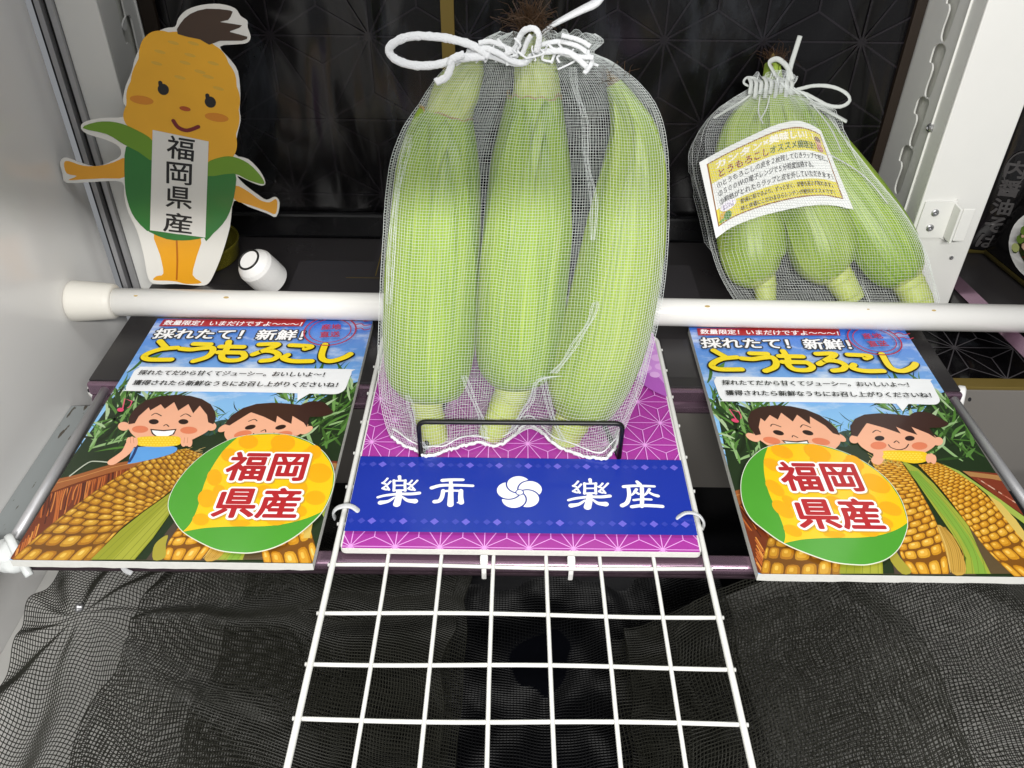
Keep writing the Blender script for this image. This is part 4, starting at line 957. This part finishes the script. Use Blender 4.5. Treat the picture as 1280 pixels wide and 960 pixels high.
ear('middle rear corn ear with its stalk bent to the right', GR, P2, [(1068, 377, 14), (1058, 362, 17), (1046, 344, 19), (1036, 328, 22)],
    [(1046, 345, 18), (1041, 338, 29), (1033, 322, 40), (1025, 296, 44), (1012, 262, 43), (998, 220, 40), (985, 180, 34), (973, 142, 24), (966, 108, 14), (966, 80, 10)], None, M_h2, 5.8, silk=(970, 80, 90, .018, .4, .1))
ear('rear corn ear on the right, leaning along the white post', GR, P2, [(1150, 384, 18), (1143, 368, 19), (1133, 350, 20), (1122, 332, 22)],
    [(1133, 352, 19), (1127, 342, 30), (1115, 324, 37), (1098, 296, 40), (1073, 258, 39), (1048, 222, 36), (1024, 184, 29), (1003, 148, 19), (992, 120, 9)], None, M_h1, 7.1)

# ------------------------------------------------------------------ net bags
def net_mat(name, col, rough=.55):
    return mat(name, col, rough, spec=.4)
M_net = net_mat('white_net', 'd9dedd'); M_cord = mat('white_cord', 'eef0f2', .6, bump=.8, bscale=900)
def wire(o, th):
    md = o.modifiers.new('threads', 'WIREFRAME'); md.thickness = th; md.use_even_offset = False; md.use_boundary = True; md.use_replace = True
    return o
def path_at(P, y):
    for i in range(len(P)-1):
        (x0, y0, h0), (x1, y1, h1) = P[i], P[i+1]
        if (y0-y)*(y1-y) <= 0 and y0 != y1:
            f = (y-y0)/(y1-y0); return x0+(x1-x0)*f, h0+(h1-h0)*f
    return None
def bag_surface(rows, PLN, nu, nv, seed, ears, hem=None, least=None, slack=.0030, wrinkle=.0018, widen=3.5):
    """rows: (py, xl, xr) silhouettes from top to bottom; the net clings to the ears inside and bridges the gaps between them"""
    R_ = cr(rows, 12); y0, y1 = R_[0][0], R_[-1][0]; nh = nu//2; D = []
    H = cr(hem, 14) if hem else None
    def row(y):
        for i in range(len(R_)-1):
            if R_[i][0] <= y <= R_[i+1][0] and R_[i+1][0] > R_[i][0]:
                f = (y-R_[i][0])/(R_[i+1][0]-R_[i][0]); return [R_[i][k]+(R_[i+1][k]-R_[i][k])*f+(-widen, widen)[k-1] for k in (1, 2)]
        return R_[-1][1:3]
    for j in range(nv):
        y = y0+(y1-y0)*j/(nv-1); xl, xr = row(y); sc_ = PLN.scale((xl+xr)/2, y); E_ = [path_at(P, y) for P in ears]
        d = []
        for k in range(nh+1):
            x = xl+(xr-xl)*k/nh; h = 0
            for e in E_:
                if e and abs(x-e[0]) < e[1]: h = max(h, math.sqrt(e[1]**2-(x-e[0])**2)*sc_)
            d.append(h+slack)
        w_ = nh//7; av = [sum(d[max(0, k-w_):k+w_+1])/(2*w_+1) for k in range(nh+1)]
        dd = []
        for k in range(nh+1):
            e_ = min(1, 14*(1-abs(2*k/nh-1)))
            m_ = max(d[k], av[k]*e_)
            if least: m_ = max(m_, least(xl+(xr-xl)*k/nh, y))
            dd.append(m_*min(1, (e_*1.6)**.5))
        D.append((y, xl, xr, dd))
    D = [(*D[j][:3], [max(D[q][3][k] for q in range(max(0, j-3), min(nv, j+4))) for k in range(nh+1)]) for j in range(nv)]
    V = []
    for j in range(nv):
        y, xl, xr, _ = D[j]; tt = j/(nv-1)
        for k in range(nu):
            front = k <= nh; kk = k if front else nu-k; f = kk/nh; s = 2*f-1; c = 1 if front else -1
            dv = sum(D[min(nv-1, max(0, j+q))][3][kk] for q in (-3, -2, -1, 0, 1, 2, 3))/7
            nz = noise.noise(Vector((s*3, c*2, tt*4+seed)))+.6*abs(noise.noise(Vector((s*7+tt*3, c*5, tt*2+seed*2))))
            p = PLN.at(xl+(xr-xl)*f, y)
            p = p+PLN.n*c*(dv+wrinkle*nz*min(1, dv/.01))+Vector((wrinkle*1.5*nz*(1-abs(s)), 0, 0))
            if H and tt > .86:
                g = (tt-.86)/.14; g = g*g; u = f*(len(H)-1); m_ = min(int(u), len(H)-2); ff = u-m_
                hp = pt(H[m_][0]+(H[m_+1][0]-H[m_][0])*ff, H[m_][1]+(H[m_+1][1]-H[m_][1])*ff, z=.003+(.002 if c > 0 else 0))
                if c < 0: hp = hp+Vector((0, .010, 0))
                p = p*(1-g)+hp*g
            if tt < .05: p = p+PLN.up*(.007*noise.noise(Vector((s*4+seed, c*3, 0)))*(1-tt/.05))+Vector((.002*noise.noise(Vector((s*9, c*9, tt*30))), 0, 0))
            p = p+Vector((.0003*noise.noise(Vector((k*.9, j*.35, 1))), 0, .0003*noise.noise(Vector((k*.35, j*.9, 5)))))
            if p.z < .0012 and hem: p.z = .0012
            V.append(p)
    return V, grid_faces(nu, nv, True)
HEM = [(489, 545), (505, 557), (520, 562), (531, 570), (548, 567), (562, 562), (580, 557), (600, 553), (612, 557), (628, 555), (645, 541), (660, 530), (678, 541), (696, 557), (722, 568), (745, 573), (758, 573), (768, 560), (774, 545)]
rows = [(42, 622, 740), (52, 605, 750), (66, 590, 740), (75, 572, 758), (85, 560, 773), (105, 543, 797), (130, 527, 816), (160, 507, 827), (200, 492, 832), (250, 485, 833), (300, 482, 832), (350, 479, 828), (400, 477, 820), (440, 476, 811), (480, 477, 801), (510, 480, 789), (540, 487, 779), (556, 500, 775)]
fb = thing('net_bag', 'white net bag standing on the purple board with three corn ears inside', 'bag', (.0, .505, .001), 'net bags of corn')
wire(obj('net', bag_surface(rows, P1, 200, 146, 3.0, EARS[GE], HEM), M_net, fb), .00031)
def cord(P, r, PLN, off=.02, **k):
    return tube(cr([tuple(PLN.at(q[0], q[1], q[2] if len(q) > 2 else off)) for q in P], 6), r, 8, **k)
hem3 = [tuple(pt(x, y, z=.0045)) for x, y in HEM]
rg = random.Random(9); hp = cr(hem3, 8)
obj('hem', tube([(p[0]+rg.uniform(-.0005, .0005), p[1]+rg.uniform(-.0006, .0006), p[2]+rg.uniform(-.0006, .0008)) for p in hp], [.0009+.0007*rg.random() for _ in hp], 7), M_cord, fb, smooth=True)
obj('hem', tube([(p[0]+rg.uniform(-.0003, .0003), p[1]+.006+.002*math.sin(i*.3), p[2]+.0025) for i, p in enumerate(hp)], .0006, 6), M_cord, fb, smooth=True)
def rough(path, r, seed, n=10, flat=.38):
    g_ = random.Random(seed); P = cr([tuple(q) for q in path], 7); fd = (P1.n+Vector((.3, 0, .25))).normalized()
    P = [Vector(p)+Vector((g_.uniform(-1, 1), g_.uniform(-1, 1), g_.uniform(-1, 1)))*r*.035 for p in P]
    return tube(P, [r*(.92+.16*g_.random()) for _ in P], n, flat=flat, flatdir=fd)
loopP = [(612, 70), (589, 56), (568, 50), (550, 46.5), (519, 45), (499, 50), (486.5, 61), (493, 73), (513, 81), (535, 82), (554, 79), (574, 73), (606, 70)]
ds = obj('drawstring', rough([tuple(P1.at(x, y, .02)) for x, y in loopP], .0028, 1), M_cord, fb, smooth=True)
obj('loose_end', rough([tuple(P1.at(x, y, .023)) for x, y in ((580, 68), (566, 74), (563, 86), (557, 97), (544, 103))], .0026, 2), M_cord, ds, smooth=True)
obj('loose_end', tube(cr([tuple(P1.at(x, y, .004)) for x, y in ((672, 46), (690, 32), (708, 22), (728, 12), (744, 4), (752, -6))], 6), [.0022+.0030*min(1, i/22) for i in range(31)], 10, flat=.45), M_cord, ds, smooth=True)
G = [[(584, 66), (604, 60), (622, 66), (640, 76), (656, 78), (668, 68), (690, 64), (712, 66), (734, 84)], [(600, 66), (620, 72), (648, 80), (664, 72)], [(644, 72), (648, 50), (656, 38), (668, 36), (674, 46), (670, 66)], [(652, 70), (660, 50), (664, 44)],
     [(640, 64), (632, 70), (646, 78)], [(676, 56), (700, 52), (726, 60), (740, 76), (730, 92)], [(690, 62), (716, 70), (742, 72)], [(598, 54), (614, 52), (634, 60), (648, 66)], [(702, 44), (724, 50), (738, 58)]]
for i, g_ in enumerate(G):
    obj('gathered_hem', rough([tuple(P1.at(x, y, .017+.003*math.sin(i*2+k))) for k, (x, y) in enumerate(g_)], .0021 if i < 3 else .0016, 20+i), M_cord, ds, smooth=True)
rg = random.Random(31)
for i in range(16):
    x = 588+i*9.6+rg.uniform(-5, 5); y = 62+.0028*(x-660)**2*.6+rg.uniform(-5, 5)
    obj('gathered_hem', rough([tuple(P1.at(x+rg.uniform(-9, 9)*k, y+k*7+rg.uniform(-3, 3), .015+.004*rg.random())) for k in (-1.2, 0, 1, 2)], rg.uniform(.0005, .0010), 70+i), M_cord, ds, smooth=True)
def fold(rows_, PLN, off, parent, wpx=8, th=.0003, cell=4.2):
    P = cr(rows_, 10); V = []
    nu = 5
    for i, (x, y, o_) in enumerate(P):
        for k in range(nu):
            f = k/(nu-1)-.5
            V.append(PLN.at(x+f*wpx*(1+.3*math.sin(i*.35)), y, off+o_+.006*(1-abs(2*f))))
    wire(obj('net_fold', (V, grid_faces(nu, len(P))), M_net, parent), th)
for r_ in ([(716, 84, .0), (719, 110, 0), (731, 150, .0), (733, 200, 0), (742, 250, 0), (741, 300, 0)], [(745, 378, 0), (738, 400, 0), (722, 425, 0), (706, 450, 0), (692, 466, 0)], [(700, 470, 0), (672, 476, 0), (664, 500, 0), (650, 520, 0), (640, 540, 0)], [(510, 494, 0), (516, 520, 0), (520, 545, 0), (535, 562, 0)], [(580, 470, 0), (592, 500, 0), (602, 525, 0), (606, 548, 0)], [(512, 170, 0), (498, 230, 0), (490, 300, 0), (486, 380, 0)], [(678, 470, 0), (690, 520, 0), (705, 552, 0)]):
    y = r_[-1][1]
    fold(r_, P1, .044 if y < 480 else .024, fb, 7 if y < 480 else 6)

rows2 = [(96, 944, 992), (104, 941, 990), (112, 938, 988), (124, 918, 1012), (136, 901, 1027), (150, 887, 1039), (170, 874, 1049), (190, 869, 1061), (220, 871, 1083), (250, 879, 1108), (280, 886, 1133), (310, 892, 1150), (340, 902, 1160), (365, 915, 1169), (384, 928, 1172)]
rbg = thing('net_bag', 'white net bag leaning behind the rod with a yellow recipe sheet inside', 'bag', (.30, .715, -.006), 'net bags of corn')
wire(obj('net', bag_surface(rows2, P2, 156, 92, 8.0, EARS[GR], None, lambda x, y: .0385 if 152 < y < 298 and 870+(y-200)*.2 < x < 1030+(y-160)*.38 else 0, .0058), mat('white_net_thin', 'dfe3e2', .5), rbg), .00032)
ds2 = obj('drawstring', rough([tuple(P2.at(x, y, .012)) for x, y in ((985, 116), (1000, 111), (1020, 107), (1042, 109), (1058, 117), (1062, 126), (1052, 133), (1036, 132), (1020, 124), (1006, 117), (992, 114))], .0018, 5), mat('cord_thin', 'c4c8c4', .5, bump=.6, bscale=900), rbg, smooth=True)
M_c2 = MATS['cord_thin']
for i, (g_, r_) in enumerate((([(976, 104), (966, 88), (962, 78), (972, 74), (984, 84), (990, 100)], .0026), ([(984, 108), (988, 84), (994, 64), (1000, 45)], .0024), ([(1012, 128), (1040, 142), (1058, 152)], .0036))):
    obj('loose_end', tube(cr([tuple(P2.at(x, y, .014)) for x, y in g_], 6), r_, 9, flat=.4), M_c2, ds2, smooth=True)
for i in range(9):
    x = 938+i*6.4; obj('gathered_hem', rough([tuple(P2.at(x-3, 96+(i % 3)*2, .012)), tuple(P2.at(x+1, 104, .016)), tuple(P2.at(x-1, 118+(i % 2)*5, .014))], .0022, 40+i), M_c2, ds2, smooth=True)
obj('gathered_hem', rough([tuple(P2.at(x, y, .013)) for x, y in ((942, 110), (930, 104), (934, 97), (946, 100), (940, 116), (925, 128), (905, 140), (892, 148))], .0012, 60), M_c2, ds2, smooth=True)
for r_ in ([(1020, 190, 0), (1040, 195, 0), (1080, 220, 0), (1110, 255, 0)], [(950, 120, 0), (948, 140, 0), (954, 155, 0)], [(962, 120, 0), (958, 136, 0), (950, 150, 0)], [(1015, 130, 0), (1038, 160, 0), (1052, 190, 0)]):
    P = cr([tuple(P2.at(x, y, .036)) for x, y, _ in r_], 6); obj('seam_thread', tube(P, .0007, 6), M_c2, rbg, smooth=True)

# recipe sheet inside the rear bag
SX, SY = .064, .046
topc = cr([(874, 203), (905, 186), (940, 169), (970, 156), (995, 151), (1012, 155), (1026, 163)], 4)
botc = cr([(895, 298), (915, 284), (945, 272), (975, 264), (1005, 258), (1035, 256), (1067, 262)], 4)
def sheet(u, v, h):                            # u, v in 0..1, v up
    a, b = at_curve(botc, u), at_curve(topc, u); k = v
    x, y = a[0]+(b[0]-a[0])*k, a[1]+(b[1]-a[1])*k
    return P2.at(x, y, .0365+h)
rs = thing('recipe_sheet', 'yellow and white printed recipe sheet inside the rear net bag', 'leaflet', P2.at(960, 280, .035))
NU, NV = 25, 13
V = [sheet(i/(NU-1), j/(NV-1), 0) for j in range(NV) for i in range(NU)]
obj('paper', (V, grid_faces(NU, NV)), mat('paper_white', 'e4e6e4', .5), rs, smooth=True)
def dense(P, k=10):                            # subdivide edges so that print follows the curl
    return [(P[i][0]+(P[(i+1) % len(P)][0]-P[i][0])*j/k, P[i][1]+(P[(i+1) % len(P)][1]-P[i][1])*j/k) for i in range(len(P)) for j in range(k)]
class Sheet(Art):
    def quad(s, u0, u1, v0, v1, m):
        m = ink(m) if isinstance(m, str) else m; k = s.mi(m); n = len(s.V); N_ = 24
        for v in (v0, v1): s.V += [s.to3(u0+(u1-u0)*i/N_, v, s.h) for i in range(N_+1)]
        for i in range(N_): s.F.append((n+i, n+i+1, n+N_+2+i, n+N_+1+i)); s.fm.append(k)
        s.up()
art = Sheet(sheet, None, h=.0001, step=.00005)
YL, BR = 'ddd040', '8a5a1c'
art.quad(.055, .945, .11, .93, BR); art.quad(.065, .935, .125, .915, 'e9ebe8')
art.quad(.065, .935, .66, .915, YL); art.quad(.065, .935, .125, .32, YL)
def row_(body, u0, u1, v0, v1, c, off=0, fit=0): art.text(body, (u0, v0), (u1, v0), v1-v0, c, off, 0, fit)
row_('カンタン×美味しい！！', .11, .84, .80, .895, 'f4f0e4', .045); row_('とうもろこし', .12, .44, .685, .775, '8a3a1c', .03); row_('オススメ調理法！', .45, .84, .685, .775, '5a6a1c', .03)
row_('①とうもろこしの皮を２枚残してむきラップで包む。', .10, .92, .565, .635, '3a3a3c', .015)
row_('②５００Ｗの電子レンジで５分程度加熱する。', .10, .78, .455, .53, '3a3a3c', .015)
row_('③粗熱がとれたらラップと皮を外していただきます！', .10, .92, .345, .42, '3a3a3c', .015)
row_('普通に茹でるより、ずっと甘く、栄養も逃さず取れます。', .24, .90, .235, .295, '4a3a14', .015)
row_('味と栄養にこだわるならレンチンが絶対オススメです！', .24, .90, .145, .205, '4a3a14', .015)
def el(u, v, a, b, c, n=14): art.poly([(u+a*math.cos(2*math.pi*k/n), v+b*math.sin(2*math.pi*k/n)) for k in range(n)], c)
el(.155, .295, .06, .06, 'ece8f0'); row_('おいしく', .115, .195, .295, .325, '6a4a8a', .02); row_('食べてね', .115, .195, .26, .29, '6a4a8a', .02)
el(.115, .19, .035, .055, 'c9a024'); el(.145, .175, .03, .055, '4a7a28'); el(.10, .15, .03, .02, '6a9a38')
el(.885, .80, .03, .05, 'd8a890'); el(.885, .83, .032, .035, '7a5a48'); el(.885, .72, .03, .045, 'b87a70')
art.build('printed_text', rs)

# black wire stand: stopper in front of the bag, easel behind it
ws = thing('wire_stand', 'black bent wire stand holding the front corn bag upright', 'stand', (.007, .489, .0003))
z1 = .0365
def bend(P, r=.006, k=5):
    out = [P[0]]
    for i in range(1, len(P)-1):
        a, b, c = Vector(P[i-1]), Vector(P[i]), Vector(P[i+1]); p, q = b+(a-b).normalized()*r, b+(c-b).normalized()*r
        out += [tuple(p*(1-t)**2+b*2*t*(1-t)+q*t*t) for t in [j/k for j in range(k+1)]]
    return out+[P[-1]]
obj('front_bar', tube(bend([(-.0700, .4840, .0018), (-.0700, .4840, z1), (.0838, .4850, z1), (.0838, .4850, .0018)]), .0019, 12), M_blackwire, ws, smooth=True)
obj('back_support', tube(bend([(-.07, .4835, .0022), (-.05, .575, .0022), (-.035, .60, .15), (.049, .60, .15), (.064, .575, .0022), (.0838, .4845, .0022)]), .0019, 12), M_blackwire, ws, smooth=True)

# ------------------------------------------------------------------ snack pouches and shelf in the next bay
sh2 = struct('next_bay_shelf', box(.4535, .98, .72, YB-.0005, -.018, -.008, .001), M_shelf)
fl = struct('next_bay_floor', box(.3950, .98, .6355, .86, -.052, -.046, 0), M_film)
art = Art(lambda x, y, h: Vector((x, y, -.0459+h)), step=.000004)
asanoha(art, .396, .98, .636, .75, .06, .42, .655, .0012, mat('floor_line', '4a474a', .4)); art.build('printed_lines', fl)
obj('gold_strip', box(.3950, .62, .6215, .6353, -.0335, -.030, .0005), M_gold, fl)
p, q = pt(1190, 348, z=-.005), pt(1300, 455, z=-.005)
tag(obj('bay_rail', tube([p, q], .0085, 4), M_rail), 'mauve metal rail of the next bay running under the rod beside the post', 'rail')
def pouch(name, label, c, wd, ht, yaw, lean, deco):
    t = thing(name, label, 'snack pouch', c, 'black snack pouches')
    Rz = Matrix.Rotation(yaw, 3, 'Z') @ Matrix.Rotation(-lean, 3, 'X'); c = Vector(c)
    def s3(u, v, h, sgn=1):
        e = max(0, (1-(2*u-1)**4)*(1-(2*v-1)**6)); d = .022*e**.6+.0015*noise.noise(Vector((u*9, v*9, c.x*10)))*e
        return c+Rz @ Vector(((u-.5)*wd, -sgn*(d+h), v*ht))
    n_ = 26; V = [s3(i/(n_-1), j/(n_-1), 0) for j in range(n_) for i in range(n_)]+[s3(i/(n_-1), j/(n_-1), .0004, -1) for j in range(n_) for i in range(n_)]
    F = grid_faces(n_, n_); F = F+[tuple(n_*n_+k for k in f[::-1]) for f in F]
    obj('pouch_body', (V, F), mat('black_foil', '0e0d0e', .22, coat=.5, bump=.4, bscale=40), t, smooth=True)
    V = [s3(i/20, v, .0004) for v in (0, .012, .024, .036) for i in range(21)]; obj('bottom_seam', (V, grid_faces(21, 4)), mat('gold_foil', '5e5428', .4, metal=.3), t, smooth=True)
    a_ = Art(s3, None, h=.0006, step=.00015); deco(a_); a_.build('printed_front', t)
def deco1(a):
    for k, ch in enumerate('内醤油そば'):
        a.text(ch, (.09, .40-.085*k), (.22, .40-.085*k), .072, mat('dim_print', '434141', .4), .03)
    a.ring((.155, .44), .070, .077, MATS['dim_print'], 24)
def deco2(a):
    a.disc((.50, .46), .13, .10, 'a01c22'); a.up(2)
    for ch, x, y in (('韓', .42, .47), ('国', .51, .47), ('辛', .42, .39), ('内', .51, .39)): a.text(ch, (x, y), (x+.075, y), .062, 'e9e4e0', .02)
    a.disc((.58, .21), .26, .15, 'd2d2d0', 36); a.up(2); a.disc((.60, .22), .21, .115, '3a3f1e', 36); a.up(2)
    rg = random.Random(2)
    for k in range(60): a.disc((.60+rg.uniform(-.17, .17), .22+rg.uniform(-.09, .09)), rg.uniform(.012, .04), rg.uniform(.008, .025), rg.choice(['5f7a2e', 'a8b070', '7a2c24', 'b0584a', '2c3a16', 'c9a890']), 8)
q = pt(1262, 318, z=-.006)
pouch('snack_pouch', 'black snack pouch with pale vertical lettering, half hidden by the white post', (.560, .836, -.0075), .14, .24, 0, .03, deco1)
pouch('snack_pouch', 'black snack pouch with a red badge and a bowl of food at the right edge', (.532, .772, -.0075), .165, .23, rad(-80), .32, deco2)

# ------------------------------------------------------------------ black netting over the pit
M_bnet = mat('black_net', '22221b', .6, vary=.2, vscale=30)
def net_sheet(f, nu, nv, th, name, parent=None, m=None):
    V = [f(i/(nu-1), j/(nv-1)) for j in range(nv) for i in range(nu)]
    return wire(obj(name, (V, grid_faces(nu, nv)), m or M_bnet, parent), th)
hk_ = pt(101, 764, z=-.055)
def left_net(dz, sd, x0=-.350, x1=-.05):
    def f(u, v):
        x = x0+(x1-x0)*u; y = .14+.40*v
        d = math.hypot(x-hk_.x, y-hk_.y); an = math.atan2(y-hk_.y, x-hk_.x)
        z = hk_.z-.004-.42*(max(0, d)**1.15)*(.75+.25*u)+.010*math.sin(an*9+sd)*min(1, d*9)
        z += .008*noise.noise(Vector((x*12, y*9, sd)))+.002*noise.noise(Vector((x*50, y*30, sd+4)))
        x += .008*noise.noise(Vector((y*22, x*8, sd+9)))-.10*max(0, .36-y)*(1-u); y += .010*noise.noise(Vector((x*20, y*8, sd+7)))
        return Vector((max(x, -.4185), y, max(z, -.325+.02*u)+dz))
    return f
nl = net_sheet(left_net(0, 1), 146, 154, .00092, 'pit_net'); tag(nl, 'black netting draped from a hook over the left side of the pit', 'netting', 'black nets over the pit')
net_sheet(left_net(-.014, 6, -.28, -.04), 124, 140, .0010, 'net_layer', nl)
net_sheet(left_net(-.026, 12, -.22, -.05), 96, 124, .0012, 'net_layer', nl)
obj('hook', blob(hk_+Vector((0, 0, .004)), .003, 1), M_steel, nl, smooth=True)
def right_net(dz, sd, x0=.11, x1=.4735):
    def f(u, v):
        x = x0+(x1-x0)*u; y = .14+.36*v
        z = -.245+.20*u**1.3+.03*(v-.5)+.003*math.sin((x*.8+y)*48+sd+3*noise.noise(Vector((x*8, y*8, sd))))
        z += .009*noise.noise(Vector((x*13, y*11, sd)))+.004*noise.noise(Vector((x*60, y*40, sd+4)))
        x += .009*noise.noise(Vector((y*22, x*8, sd+9))); y += .010*noise.noise(Vector((x*20, y*8, sd+7)))
        return Vector((min(x, .4735), y, min(z+dz, -.075-.35*max(0, y-.37))))
    return f
nr = net_sheet(right_net(0, 2), 150, 126, .00092, 'pit_net'); tag(nr, 'black netting stretched over the right side of the pit', 'netting', 'black nets over the pit')
net_sheet(right_net(-.012, 5), 136, 116, .00095, 'net_layer', nr)
net_sheet(right_net(-.024, 8, .10, .30), 76, 104, .0013, 'net_layer', nr)
def mid_net(u, v):
    x = -.19+.42*u; y = .10+.54*v
    return Vector((x, y, -.232-.05*math.sin(u*math.pi)-.06*v+.022*noise.noise(Vector((x*11, y*11, 1)))+.006*noise.noise(Vector((x*40, y*25, 3)))))
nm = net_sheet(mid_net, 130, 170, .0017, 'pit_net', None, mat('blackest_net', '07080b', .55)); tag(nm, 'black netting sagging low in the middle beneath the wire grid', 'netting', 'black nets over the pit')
